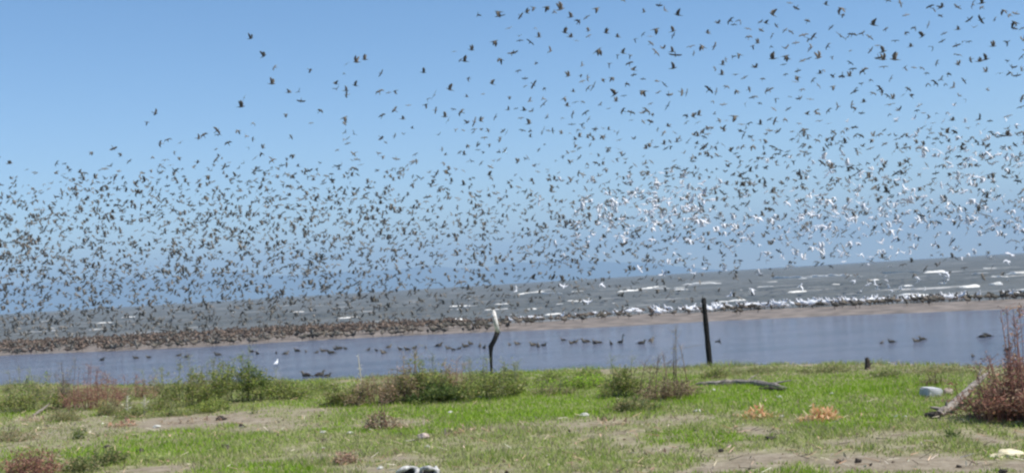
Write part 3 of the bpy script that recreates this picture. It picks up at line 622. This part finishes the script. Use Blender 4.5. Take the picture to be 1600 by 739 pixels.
heap('tan straw on the bare soil patch below the tall bush', 300, 660, 120, 6, TAN, 90, .07)
heap('yellowish straw between the pinkish stone and the lower grass', 715, 680, 70, 6, TAN + OLIVE[2:3], 60, .08)

db = MB()
DB = TAN + [(.10, .07, .05), (.06, .045, .035), (.45, .40, .30), (.34, .22, .14)]
for i in range(5200):
    d = 9.5 + 17 * rng.random() ** 1.3; x = rng.uniform(-.5, .5) * (d + 4)
    if d > float(shore(x)) - .4: continue
    bb, ll = cover(x, d)
    if rng.random() < ll * .85: continue
    z = gheight(x, d) + rng.uniform(.004, .03); c_ = jit(rng.choice(DB))
    if rng.random() < .5: leaf(db, Vector((x, d, z)), rng.uniform(.02, .06), c_, rng.uniform(.2, .6))
    else:
        a = rng.uniform(0, 6.28); L = rng.uniform(.03, .13); e = Vector((math.cos(a) * L, math.sin(a) * L, rng.uniform(-.0, .05)))
        db.tube([Vector((x, d, z)), Vector((x, d, z)) + e], [.004, .0025], 3, c_, cap=False)
tag(db.build('plant_debris', M_tint), 'dead leaves, straw and stalk bits strewn over the ground', 'plant debris', kind='stuff')

# ------------------------------------------------------------------ birds
def bird_fly(pose, seed=0, lod=1):
    """unit wingspan 1, heading +Y; returns verts, faces, material index"""
    a1, a2, sweep = pose
    V = []; Fc = []; mi = []
    n = 6
    prof = [(-.34, .010, .0), (-.22, .030, .0), (-.08, .062, -.005), (.06, .066, -.004), (.15, .040, .008), (.20, .036, .014), (.245, .026, .012), (.27, .008, .008)]
    for (y, r, z) in prof:
        for k in range(n):
            a = 2 * math.pi * k / n; V.append((r * math.cos(a), y, z + r * .92 * math.sin(a)))
    for i in range(len(prof) - 1):
        for k in range(n):
            k2 = (k + 1) % n; Fc.append([i * n + k, i * n + k2, (i + 1) * n + k2, (i + 1) * n + k]); mi.append(1 if k in (3, 4, 5) or i == 4 else 0)
    b = len(V); V += [(0, .33, .002), (.009, .265, .008), (-.009, .265, .008), (0, .265, -.004)]; Fc += [[b, b + 2, b + 1], [b, b + 1, b + 3], [b, b + 3, b + 2]]; mi += [2] * 3
    b = len(V); V += [(-.018, -.24, .008), (.018, -.24, .008), (.055, -.42, .002), (-.055, -.42, .002), (0, -.30, -.008)]; Fc += [[b, b + 1, b + 2, b + 3], [b, b + 4, b + 1], [b + 1, b + 4, b + 2], [b + 4, b + 3, b + 2], [b, b + 3, b + 4]]; mi += [0, 1, 1, 1, 1]
    for s in (-1, 1):
        A1, A2 = R(a1), R(a2); L1, L2 = .22, .26
        st = [(0, 0, 0.02, .15, .018), (L1, 0, None, .15, .012)]
        x0, z0 = .035, .02; x1 = x0 + L1 * math.cos(A1); z1 = z0 + L1 * math.sin(A1); x2 = x1 + L2 * .55 * math.cos(A2); z2 = z1 + L2 * .55 * math.sin(A2); x3 = x1 + L2 * math.cos(A2 * 1.05); z3 = z1 + L2 * math.sin(A2 * 1.05)
        secs = [(x0, z0, .11, -.10, .020), (x1, z1, .145, -.085, .016), (x2, z2, .10 - sweep * .5, -.085 - sweep * .4, .012), (x3, z3, .0 - sweep, -.065 - sweep, .006)]
        b = len(V)
        for (x, z, yl, yt, th) in secs:
            V += [(s * x, yl, z), (s * x, (yl * .6 + yt * .4), z + th), (s * x, yt, z), (s * x, (yl * .6 + yt * .4), z - th * .4)]
        for i in range(3):
            for k in range(4):
                k2 = (k + 1) % 4; f = [b + i * 4 + k, b + i * 4 + k2, b + (i + 1) * 4 + k2, b + (i + 1) * 4 + k]
                Fc.append(f if s > 0 else f[::-1]); mi.append(0 if k in (0, 1) else 1)
        Fc.append([b + 12, b + 13, b + 14, b + 15]); mi.append(0)
    return np.array(V), Fc, np.array(mi)
POSES = {'wings raised high': (58, 70, .03), 'wings lifted': (28, 34, .04), 'wings spread level': (6, -4, .05), 'wings bowed down': (10, -32, .06), 'wings beating down': (-40, -62, .04)}
PN = list(POSES)
PG = {k: bird_fly(v) for k, v in POSES.items()}
def protos(prefix, mats):
    out = {}
    for k, (V, Fc, mi) in PG.items():
        me = bpy.data.meshes.new(prefix); me.from_pydata(V.tolist(), [], Fc); me.update()
        for m_ in mats: me.materials.append(m_)
        me.polygons.foreach_set('material_index', mi.astype(np.int32)); me.polygons.foreach_set('use_smooth', np.ones(len(Fc), dtype=bool)); out[k] = me
    return out
ME_D = protos('dark_bird', BM); ME_W = protos('white_bird', WM)

def orient(ang):
    """returns rotation matrix and pose for a bird whose blot in the picture leans by ang degrees"""
    if abs(ang) >= 65:
        yaw = R(rng.choice([-90, 90, -90]) + rng.uniform(-30, 30)); pose = rng.choice(['wings raised high', 'wings raised high', 'wings beating down', 'wings lifted'])
        tilt = R((90 - abs(ang)) * (1 if ang > 0 else -1)) + R(rng.uniform(-6, 6))
        return Matrix.Rotation(tilt, 3, 'Y') @ Matrix.Rotation(yaw, 3, 'Z') @ Matrix.Rotation(R(rng.uniform(0, 15)), 3, 'X'), pose
    yaw = R(rng.gauss(0, 28) + rng.choice([0, 180, -40, 150])); pose = rng.choice(['wings lifted', 'wings spread level', 'wings bowed down', 'wings spread level', 'wings bowed down', 'wings beating down'])
    return Matrix.Rotation(-R(ang + rng.uniform(-8, 8)), 3, 'Y') @ Matrix.Rotation(R(rng.choice([-1, 1]) * rng.uniform(10, 55)), 3, 'X') @ Matrix.Rotation(yaw, 3, 'Z'), pose

SZ = {'s': 10.0, 'n': 13.2, 'b': 16.2, 'B': 19.5}
def parse(txt, ox, oy, sc):
    out = []
    for tok in txt.split():
        sz = 'n'
        if tok[-1] in 'sbB': sz = tok[-1]; tok = tok[:-1]
        x, y, a = tok.split(','); out.append((ox + int(x) / sc, oy + int(y) / sc, int(a), sz))
    return out
UP = parse("45,325,90b 108,390,30 92,485,80b 313,405,10 190,535,80 247,530,40 260,585,10 370,640,20 172,660,70s 318,712,0s 522,372,40 580,360,90b 628,345,90 508,425,0s 460,485,85 465,515,20 520,525,85 523,548,30 573,495,85 722,425,50 712,530,30b 765,537,10s 803,528,40 510,680,90b 510,712,0 728,668,45b 800,637,20 848,688,70 880,610,10s 1030,550,60B 990,575,60 980,605,30 1038,637,50 967,420,80 1118,518,85b 1143,300,0s 1245,290,85 1180,350,0s 1205,355,85b 1225,455,50 1280,88,30 1400,70,90b 1410,95,20b 1460,165,10 1377,240,85b 1413,343,65b 1362,485,80 1475,310,30 1310,545,0s 1217,560,70s 1465,560,70s 1185,648,15b 1140,632,0s 1090,675,80 1110,695,50 1455,635,20 1382,678,50 1220,710,85 1262,705,60b 1297,700,80", 400, 0, 3.695)
UP += parse("1113,172,80 1085,435,60 1072,475,85b 1122,547,0 1058,580,80 965,580,50b 968,600,0 1013,635,15 960,663,20 905,600,60 882,615,10 800,635,35 745,622,15 712,638,40 690,503,25 653,543,30 505,660,15 575,716,40 733,712,10 715,733,30 878,720,0 757,735,0", 0, 0, 2.8425)
UP += parse("50,95,40 85,75,70 125,45,65 200,42,90b 243,70,20 282,55,90B 340,100,85 385,125,-50b 430,103,40 487,50,80b 647,5,20 135,163,0 155,215,80 40,210,0s 45,237,0 105,245,-45b 305,190,85b 338,215,75 370,237,0s 442,180,90s 442,210,20s 543,192,85 610,215,85 762,72,90s 850,33,20 882,60,-60 957,88,85b 830,170,90b 930,182,90 933,205,40 757,200,40s 800,213,0 710,228,50 803,252,0 15,305,10 222,297,40b 495,292,-70B 140,365,0s 35,412,20 405,380,30 562,370,40b 610,320,40 640,308,80 683,322,40 678,367,40 830,303,-60b 872,280,85 925,300,90 943,320,-20B 932,395,90b 700,405,80 700,435,30 325,440,85 398,438,0s 438,450,60 125,490,60b 75,455,0s 75,500,30s 187,512,0s 527,458,80s 577,450,85 470,500,60b 440,510,50 405,472,10s 660,485,20 755,458,0s 757,527,85B 837,470,0b 880,490,-50 845,535,30 905,548,-60 980,535,-45b 1010,535,60 595,545,-75B 600,585,80 645,555,0s 353,530,70s 300,568,-70 318,612,80 365,592,10 408,590,0s 510,605,25s 558,628,0s 103,585,30 178,570,20 183,602,40b 25,628,0s 70,638,80 118,640,60 52,683,0s 98,715,80 205,675,60s 287,683,30s 352,657,60b 425,652,30 442,690,50 345,720,0 403,722,60 640,640,20 688,650,-30 758,650,45 778,640,-45b 808,665,-60 803,705,20 690,695,0s 757,703,0s 800,600,20s 900,612,50b 902,730,80 1010,670,-60b 1005,710,40 1045,675,85 1078,665,80 1072,710,20 1033,270,20 1050,310,50s 1100,268,65b 1170,268,60b 1130,193,80 1187,135,70 1260,120,20b 1278,145,0 1315,120,-40b 1360,168,0 1367,215,40 1435,128,0 1465,135,80 1437,175,30 1390,268,60 1418,250,80 1273,330,40 1313,315,70 1215,375,75 1170,395,-60 1235,345,60s 1210,432,80 1290,432,0b 1342,450,50 1403,390,80b 1448,457,30s 1137,517,-45b 1180,530,60 1237,502,10 1300,525,75 1370,515,20 1400,560,20 1385,565,0 1345,600,60 1430,598,0s 1157,585,0s 1220,605,20 1285,672,80B 1168,660,20s 1197,697,0 1238,697,0s 1325,720,0 1368,715,30 1432,718,80 1470,525,40", 800, 0, 3.695)
UP += parse("25,85,80b 125,20,0s 162,48,0 228,122,30 333,28,80 423,50,90B 430,85,30 365,160,10 420,210,-40B 462,215,30b 485,200,0 510,205,0s 545,195,10 585,215,-30b 607,145,85b 680,170,50 690,5,-20 762,18,-60b 795,90,25 935,40,-20 960,60,-60 1000,45,-80b 993,92,0 1093,42,0b 1183,28,60b 1235,20,80b 1235,45,0 1362,62,85b 1395,90,0 1430,80,30 1425,130,85b 1420,165,0 1310,113,60 1228,115,-50b 1163,115,10 1188,160,0 1097,172,85 1018,195,20 927,145,50 850,163,-50b 893,210,-70b 795,192,20 735,238,0 825,270,85 950,273,-45b 1005,240,30 1123,243,40b 1088,265,10 1160,243,0s 1300,268,90b 1380,245,-50b 1470,165,10 1095,318,-10b 1170,345,60 1222,355,85b 1257,345,85b 1257,415,85 1095,375,70 975,365,45 790,390,60b 843,392,10s 887,395,0 730,345,85B 665,300,85b 640,335,-50 665,345,85b 668,388,0 632,265,0s 593,292,60 550,410,60B 475,295,10s 475,365,-30 490,400,0 470,440,80 430,440,-50b 293,335,90B 235,340,10s 200,352,0 370,330,30s 345,268,60 250,275,40 237,290,60 205,205,0b 160,250,30 235,228,0 262,212,0 100,280,0b 103,325,90b 120,340,0 90,375,0s 28,340,90B 22,210,60 48,150,-60s 130,185,-20 100,175,40 15,270,20s 170,412,30 170,445,90 158,475,0 100,432,20s 260,465,45 290,495,-50 300,425,80 320,405,0s 375,440,-60 375,500,90 195,520,40 10,520,40 45,572,40 125,560,0s 182,570,0 243,575,0 118,630,0 32,630,-20 405,618,60b 485,605,50 553,590,80 540,655,10 505,632,60 500,532,10b 505,520,50 605,540,0 648,515,-50B 655,535,-60 590,463,0 540,485,0s 710,455,40 690,555,-45 720,570,70 705,605,20B 705,660,0 755,635,40 780,550,30s 810,515,-40 825,555,-50b 925,485,0 965,480,-60b 1000,460,20 1040,428,0 1025,485,0s 1070,505,30b 1130,467,-50 1105,555,0s 1143,577,-60s 1265,515,50s 1340,425,0b 1385,355,0s 1410,390,-40b 1400,420,70 1437,438,0 1465,330,60 1465,400,60 1467,570,60 1460,620,0 275,640,50b 285,655,0 225,660,80 350,640,40 295,700,0 95,690,20 40,700,60 10,690,0s 180,715,0s 495,737,20b 740,700,0s 930,680,40 1035,650,0s 1065,695,80 1220,690,40B 1215,715,0 1280,700,0s 915,425,0s 860,640,0s 970,655,20s 350,715,0s", 1200, 0, 3.695)
# larger birds picked out lower down
UP += [(164, 264, 0, 'n'), (419, 267, 20, 'b'), (483, 267, 15, 'n'), (409, 240, 0, 'n'), (225, 280, 0, 'b'), (1180, 300, 10, 'n'), (972, 382, -40, 'B'), (931, 346, 30, 'b'), (1094, 322, -40, 'b'), (1088, 334, 30, 'b'), (1536, 432, 40, 'b'), (1131, 481, -30, 'b'), (1119, 470, 40, 'b'),
       (1124, 533, -45, 'b'), (1018, 532, 20, 'n'), (974, 524, 45, 'n'), (1300, 660, 0, 's')][:16]
# the dense lower flock, by density
XC = [-120, 28, 200, 400, 600, 800, 1000, 1200, 1400, 1600, 1750]
HR = [-62, -50, -30, 10, 60, 100, 140, 180, 205, 225, 250, 300]
DT = [[120, 120, 110, 90, 60, 14, 5, 1, 0, 0, 0], [150, 150, 140, 120, 60, 30, 12, 2, 1, 1, 1], [120, 120, 115, 105, 85, 55, 28, 6, 3, 3, 3], [125, 125, 120, 115, 95, 72, 45, 18, 12, 12, 12], [130, 130, 128, 118, 100, 88, 58, 40, 36, 34, 34],
      [135, 135, 128, 115, 95, 75, 60, 46, 42, 40, 40], [115, 115, 115, 100, 72, 48, 48, 46, 42, 40, 40], [70, 75, 80, 75, 42, 22, 36, 42, 40, 40, 40], [20, 32, 42, 36, 16, 12, 32, 38, 38, 38, 38], [3, 7, 10, 8, 12, 14, 32, 36, 36, 36, 36], [0, 0, 0, 2, 12, 14, 32, 36, 36, 36, 36], [0, 0, 0, 2, 12, 14, 30, 34, 36, 36, 36]]
DT = np.array(DT, float)
def dens(x, y):
    h = hor(x) - y
    if h < -62: return 0
    r_ = [float(np.interp(x, XC, row)) for row in DT]
    return float(np.interp(h, HR, r_))
low = []
while True:
    pass_ = 0
    for _ in range(int(1780 * 360 * 330 / 10000)):
        x = rng.uniform(-100, 1680); y = rng.uniform(200, 552)
        if rng.random() * 150 < dens(x, y) * (1 + .55 * fbm(x, y, .022, 41, 3)):
            low.append((x, y))
    break
for x in [rng.uniform(1600, 1690) for _ in range(70)]: low.append((x, rng.uniform(0, 200)))
ALL = []
for x, y, a, s in UP: ALL.append((x, y, a, SZ[s] * rng.uniform(.92, 1.08)))
for x, y in low:
    a = rng.choice([0, 10, 20, 30, 40, 50, 60, 85, -30, -50, -80, 85]) + rng.uniform(-8, 8)
    k = np.interp(y, [200, 280, 400, 560], [10.8, 9.5, 9.2, 9.8]) * (1.08 if x > 1100 else 1)
    ALL.append((x, y, a, k * math.exp(rng.gauss(0, .17))))
ALL.sort(key=lambda q: -q[3])
inframe = [q for q in ALL if 0 <= q[0] <= 1600]
COLN = [(240, 'the rusty weeds'), (480, 'the tall green bush'), (610, 'the pale stalk'), (720, 'the thicket'), (830, 'the crooked post'), (950, 'the open bank'), (1060, 'the twiggy shrub'), (1160, 'the black post'), (1300, 'the orange litter'), (1405, 'the stump'), (1500, 'the grey block'), (9999, 'the rusty bush')]
def col_of(x): return next(n_ for lim, n_ in COLN if x < lim)
def row_of(y): return 'topmost' if y < 45 else 'very high' if y < 95 else 'high' if y < 150 else 'midway up' if y < 210 else 'low' if y < 340 else 'skimming'
ORD = ['first', 'second', 'third', 'fourth', 'fifth', 'sixth', 'seventh', 'eighth', 'ninth', 'tenth', 'eleventh', 'twelfth']
def unique_labels(items):
    """items: list of (object, px, base label); repeated base labels get their order from the left"""
    d = {}
    for it in items: d.setdefault(it[2], []).append(it)
    for lab, L in d.items():
        L.sort(key=lambda q: q[1])
        for i, (o, _, _) in enumerate(L):
            if len(L) == 1: o['label'] = lab
            elif len(L) == 2: o['label'] = lab + (', left one', ', right one')[i]
            elif len(L) > len(ORD): o['label'] = lab + (', left third', ', middle third', ', right third')[min(2, i * 3 // len(L))]
            else: o['label'] = lab + ', ' + ORD[i] + ' from left'
def place(me, name, cat, group, x, y, ang, size, items, colour, span=.6, zmin=.35):
    Rm, pose = orient(ang)
    k = 1.0 if abs(ang) < 65 else 1.25
    sp = span * rng.uniform(.93, 1.07); d = F * sp / (size * k) * k
    P = at_d(x, y, F * sp / size)
    if P.z < zmin:
        t_ = (EYE.z - zmin) / (EYE.z - P.z); P = EYE + (P - EYE) * t_; sp *= t_
    o = bpy.data.objects.new(name, me[pose]); C.objects.link(o)
    o.matrix_world = Matrix.Translation(P) @ Rm.to_4x4() @ Matrix.Scale(sp * k, 4)
    tag(o, None, cat, group)
    items.append((o, x, '%s bird with %s, %s above %s' % (colour, {'wings raised high': 'raised wings', 'wings lifted': 'lifted wings', 'wings spread level': 'level wings', 'wings bowed down': 'bowed wings', 'wings beating down': 'downbeating wings'}[pose], row_of(y), col_of(x))))
def scatter_stuff(name, L, mats, label, cat, span=.6, zmin=.35):
    VV = []; idx = []; tot = []; MI = []; off = 0
    for x, y, ang, size in L:
        Rm, pose = orient(ang); k = 1.0 if abs(ang) < 65 else 1.25
        sp = span * rng.uniform(.93, 1.07); P = at_d(x, y, F * sp / size)
        if P.z < zmin:
            t_ = (EYE.z - zmin) / (EYE.z - P.z); P = EYE + (P - EYE) * t_; sp *= t_
        V_, F_, m_ = PG[pose]
        VV.append((V_ * sp * k) @ np.array(Rm).T + np.array(P))
        for f in F_: idx += [i + off for i in f]; tot.append(len(f))
        MI.append(m_); off += len(V_)
    VV = np.concatenate(VV).astype(np.float32); me = bpy.data.meshes.new(name)
    me.vertices.add(len(VV)); me.vertices.foreach_set('co', VV.ravel())
    tot = np.array(tot, dtype=np.int32); me.loops.add(int(tot.sum())); me.loops.foreach_set('vertex_index', np.array(idx, dtype=np.int32))
    me.polygons.add(len(tot)); me.polygons.foreach_set('loop_start', np.concatenate([[0], np.cumsum(tot)[:-1]]).astype(np.int32)); me.polygons.foreach_set('loop_total', tot)
    me.update(calc_edges=True)
    for q in mats: me.materials.append(q)
    me.polygons.foreach_set('material_index', np.concatenate(MI).astype(np.int32)); me.polygons.foreach_set('use_smooth', np.ones(len(tot), dtype=bool))
    o = bpy.data.objects.new(name, me); C.objects.link(o)
    return tag(o, label, cat, kind='stuff')
items = []
top = inframe[:300]; rest_set = set(id(q) for q in top)
for x, y, a, s in top: place(ME_D, 'dark_bird', 'bird', 'dark birds flying over the lagoon', x, y, a, s, items, 'dark')
rest = [q for q in ALL if id(q) not in rest_set]
scatter_stuff('dark_bird_flock', rest, [M_fl, M_fl, M_bill, M_legs], 'dense mass of small dark birds filling the lower sky', 'bird flock')
# white birds in the air
WH = [(1443, 177, 's'), (1323, 190, 's'), (1508, 191, 's'), (1575, 182, 'n'), (1446, 192, 's'), (1491, 165, 's'), (843, 314, 'b'), (875, 281, 's'), (925, 283, 'n'), (1025, 286, 'b'), (968, 350, 'b'), (976, 380, 'n'), (1096, 288, 'b'), (958, 318, 'n'), (1325, 258, 'b'), (1405, 303, 'n'), (1437, 345, 'b'), (1443, 343, 'n'), (1393, 360, 'b'), (1369, 362, 'n'), (1295, 337, 'n'), (1279, 355, 's'), (1297, 358, 's'), (1306, 361, 'n'),
      (1232, 382, 'b'), (1531, 368, 'n'), (1487, 373, 'b'), (1520, 312, 'b'), (1593, 363, 'n'), (1579, 398, 'B'), (1512, 397, 's'), (1402, 395, 'b'), (1422, 396, 'n'), (1360, 408, 'n'), (1356, 413, 's'), (1523, 341, 'n'), (1548, 328, 's'), (1440, 321, 's'), (1230, 418, 'n'), (1200, 398, 'b'), (1037, 428, 'b'), (1045, 412, 'n'), (1100, 420, 's'), (1053, 395, 'n'), (1061, 405, 's'),
      (852, 413, 'n'), (806, 455, 'b'), (881, 448, 'b'), (939, 444, 'b'), (919, 472, 'b'), (1345, 455, 'b'), (1368, 445, 'b'), (1175, 452, 'b'), (1250, 446, 'b'), (1143, 460, 'b'), (727, 480, 'n'), (925, 488, 's'), (1468, 428, 'n'), (1503, 402, 's')]
wl = [(x, y, rng.choice([0, 20, 40, 60, 85, -40, -80]), {'s': 10.5, 'n': 14, 'b': 18, 'B': 25}[s]) for x, y, s in WH]
WCL = [(960, 335, 55, 38, 70), (1050, 320, 60, 45, 76), (1110, 360, 80, 40, 50), (1290, 345, 70, 38, 64), (1390, 330, 80, 48, 66), (1510, 305, 70, 70, 66), (1580, 260, 40, 60, 22), (1480, 220, 70, 50, 22), (1230, 330, 60, 50, 18), (900, 390, 60, 30, 10), (1380, 395, 160, 18, 22), (1150, 415, 130, 14, 12), (1400, 440, 160, 14, 12), (1270, 260, 60, 30, 10), (1560, 360, 60, 50, 18), (1640, 300, 40, 90, 30)]
for cx, cy, sx_, sy_, n_ in WCL:
    for _ in range(int(n_ * 1.25)): wl.append((rng.gauss(cx, sx_ * .6), rng.gauss(cy, sy_ * .6), rng.choice([0, 20, 40, 60, 85, -40, -80]) + rng.uniform(-8, 8), 12.8 * math.exp(rng.gauss(0, .22))))
wl = [q for q in wl if q[1] < hor(q[0]) + 70]
win = sorted([q for q in wl if q[0] <= 1600], key=lambda q: -q[3])
items_w = []
for x, y, a, s in win[:300]: place(ME_W, 'white_bird', 'white bird', 'white birds flying among the dark flock', x, y, a, s, items_w, 'white')
more = win[300:] + [q for q in wl if q[0] > 1600]
scatter_stuff('white_bird_flock', more, WM, 'small white birds flying among the dark flock at right', 'bird flock')
unique_labels(items); unique_labels(items_w)

# standing and swimming birds
def ellip(mb_v, mb_f, mb_m, c, rx, ry, rz, m, pitch=0, nu=8, nv=5):
    b = len(mb_v); cp, sp = math.cos(pitch), math.sin(pitch)
    for j in range(nv + 1):
        v = math.pi * j / nv
        for i in range(nu):
            u = 2 * math.pi * i / nu; x = rx * math.sin(v) * math.cos(u); z = rz * math.sin(v) * math.sin(u); y = ry * math.cos(v)
            mb_v.append((c[0] + x, c[1] + y * cp - z * sp, c[2] + y * sp + z * cp))
    for j in range(nv):
        for i in range(nu):
            i2 = (i + 1) % nu; mb_f.append([b + j * nu + i, b + (j + 1) * nu + i, b + (j + 1) * nu + i2, b + j * nu + i2]); mb_m.append(m)
def bird_still(swim, headdown=False):
    V = []; Fc = []; mi = []; z = .035 if swim else .17; tp = 0 if swim or headdown else .25
    ellip(V, Fc, mi, (0, 0, z), .058, .13, .064, 1, .18 + tp)
    ellip(V, Fc, mi, (0, -.03, z + .018 - tp * .03), .052, .13, .050, 0, .12 + tp)               # folded wings over the back
    ellip(V, Fc, mi, (0, -.17, z - .012), .022, .075, .014, 0, .2, 6, 4)         # tail
    hy, hz = (.16, z + .02) if headdown else (.12, z + .105 + tp * .1)
    ellip(V, Fc, mi, (0, .095, (z + hz) / 2 + .01), .028, .032, .065, 1, -.2, 6, 4)
    ellip(V, Fc, mi, (0, hy, hz), .028, .036, .028, 0 if not swim else 1, 0, 6, 4)
    ellip(V, Fc, mi, (0, hy + .05, hz - .005), .008, .035, .008, 2, -.1, 5, 3)
    if not swim:
        for s in (-1, 1): ellip(V, Fc, mi, (s * .02, 0, .06), .006, .006, .075, 3, 0, 4, 3)
    return V, Fc, mi
def smesh(name, g, mats):
    me = bpy.data.meshes.new(name); me.from_pydata(g[0], [], g[1]); me.update()
    for q in mats: me.materials.append(q)
    me.polygons.foreach_set('material_index', np.array(g[2], dtype=np.int32)); me.polygons.foreach_set('use_smooth', np.ones(len(g[1]), dtype=bool)); return me
GS = [bird_still(False), bird_still(False, True)]; GW = bird_still(True)
SD = [smesh('standing_dark_bird', q, [M_bd, M_bd2, M_bill, M_legs]) for q in GS]; SW = [smesh('standing_white_bird', q, [M_bg, M_bw, M_bill, M_legs]) for q in GS]
FD = smesh('floating_dark_bird', GW, [M_clod, M_bd, M_bill, M_legs])
def bar_z(x, y):
    a, c = float(barn(x)), float(barf(x)); return float(np.interp((y - a) / (c - a), [p[0] for p in prof], [p[1] for p in prof]))
def bar_z2(x, y):
    a = float(barn(x)) + .5 * fbm(x, 3, .13, 8, 3); c = float(barf(x)) + .9 * fbm(x, 9, .10, 9, 3)
    P9 = [(-.08, -.12), (0, -.01), (.05, .03), (.2, .10), (.45, .15), (.7, .13), (.92, .05), (1.0, 0.0), (1.15, -.12)]
    return max(0, float(np.interp((y - a) / (c - a), [p[0] for p in P9], [p[1] for p in P9])))
dark_st = []; white_st = []
for px in np.arange(-90, 1680, 1.0):
    dn = float(np.interp(px, [-90, 28, 300, 560, 700, 780, 860, 1000, 1100, 1280, 1330, 1480, 1600, 1680], [1.5, 1.5, 1.4, 1.2, .95, .6, .26, .16, .14, .2, .40, .42, .34, .3]))
    k = int(dn) + (rng.random() < dn - int(dn))
    for _ in range(k):
        u = rng.uniform(-.01, .9) if px < 800 else min(.95, max(.05, rng.gauss(.62, .2)))
        p = at_z(px + rng.uniform(0, 1), 0 + float(np.interp(px, [q[0] for q in BN], [q[1] for q in BN])), 0)
        x = p.x; y = float(barn(x)) + (float(barf(x)) - float(barn(x))) * u; x = x * y / p.y
        dark_st.append((x, y))
    dw = float(np.interp(px, [760, 800, 900, 1000, 1020, 1100, 1200, 1300, 1400, 1500, 1600, 1680], [.0, .05, .08, .12, .38, .62, .60, .5, .40, .26, .14, .0])) * (1 + 1.2 * fbm(px, 5, .035, 51, 2))
    if rng.random() < dw:
        u = min(1.0, max(.3, rng.gauss(.78, .14))) if px > 1120 else rng.uniform(.35, .95)
        p = at_z(px + rng.uniform(0, 1), float(np.interp(px, [q[0] for q in BN], [q[1] for q in BN])), 0)
        x = p.x; y = float(barn(x)) + (float(barf(x)) - float(barn(x))) * u; x = x * y / p.y
        white_st.append((x, y))
dark_st.sort(key=lambda q: q[1]); 
SCB = 1.0
def still(me, name, cat, group, x, y, z, s, items, lab):
    o = bpy.data.objects.new(name, me); C.objects.link(o); o.location = (x, y, z); sg = rng.choice([-1, 1, 1]); o.rotation_euler = (0, 0, sg * R(90) + rng.gauss(0, .75)); o.scale = (s, s, s)
    lab = lab.replace(' bird standing', (' bird bending' if me in (SD[1], SW[1]) else ' bird') + (' facing right' if sg < 0 else ' facing left'))
    tag(o, None, cat, group); items.append((o, to_px((x, y, z))[0], lab)); return o
inn = [q for q in dark_st if 0 <= to_px((q[0], q[1], .1))[0] <= 1600]
near = inn[:300]; ns = set(id(q) for q in near); its = []
def bar_lab(colour, x, y):
    px = to_px((x, y, .1))[0]
    return '%s bird standing on %s sandbar behind %s' % (colour, 'near' if y < float(barc(x)) else 'far', col_of(px))
for x, y in near: still(rng.choice(SD + SD[:1]), 'standing_dark_bird', 'bird', 'dark birds standing on the sandbar', x, y, bar_z2(x, y), SCB * rng.uniform(.85, 1.15), its, bar_lab('dark', x, y))
# the rest of the dark standing birds as one mass
VV = []; FF = []; MI = []; off = 0
for x, y in [q for q in dark_st if id(q) not in ns]:
    V_, F_, m_ = GS[rng.random() < .3]; a = rng.choice([-1, 1]) * R(90) + rng.gauss(0, .8); s = SCB * rng.uniform(.85, 1.15); c_, s_ = math.cos(a) * s, math.sin(a) * s; z = bar_z2(x, y)
    VV += [(x + v[0] * c_ - v[1] * s_, y + v[0] * s_ + v[1] * c_, z + v[2] * s) for v in V_]; FF += [[i + off for i in f] for f in F_]; MI += m_; off += len(V_)
tag(mesh_np('standing_dark_bird_crowd', np.array(VV), FF, [M_cr1, M_cr2, M_bill, M_legs], None, MI, True), 'crowd of brown birds packed along the left of the sandbar', 'bird crowd', kind='stuff')
for x, y in white_st: still(rng.choice(SW + SW[:1]), 'standing_white_bird', 'white bird', 'white birds standing on the sandbar', x, y, bar_z2(x, y), SCB * rng.uniform(.8, 1.3), its, bar_lab('white', x, y))
# floating birds
FL = [(160, 563), (212, 560), (232, 559), (280, 556), (292, 558), (340, 555), (393, 550), (402, 553), (432, 552), (447, 553), (464, 549), (478, 550), (495, 551), (505, 549), (517, 552), (524, 546), (530, 545), (540, 545), (576, 547), (588, 548), (599, 552), (608, 543), (625, 546), (636, 547), (648, 544), (665, 543), (686, 541), (700, 545), (708, 547), (718, 545), (727, 542), (735, 538), (750, 542), (757, 544), (796, 539), (808, 538), (833, 540), (841, 542), (850, 540), (880, 532), (893, 537), (899, 535), (915, 535), (929, 537), (936, 536), (955, 538), (970, 536), (1003, 537), (1018, 533), (1378, 536), (1393, 535), (1432, 534), (1441, 531), (1536, 527), (1543, 526), (1520, 557), (478, 588), (500, 587), (512, 588), (1575, 548)]
for x, y in FL:
    p = at_z(x, y, 0); still(FD, 'floating_dark_bird', 'bird', 'dark birds floating on the lagoon', p.x, p.y, 0, rng.uniform(.5, .85) * (.75 if x > 1100 else 1), its, 'dark bird floating on the lagoon %s %s' % ('close inshore behind' if y > 555 and x > 300 else 'behind', col_of(x)))
p = at_z(432, 572, 0); still(SW[0], 'wading_white_bird', 'white bird', None, p.x, p.y, -.03, .7, its, 'lone white bird wading in the lagoon right of the tall green bush')
unique_labels(its)
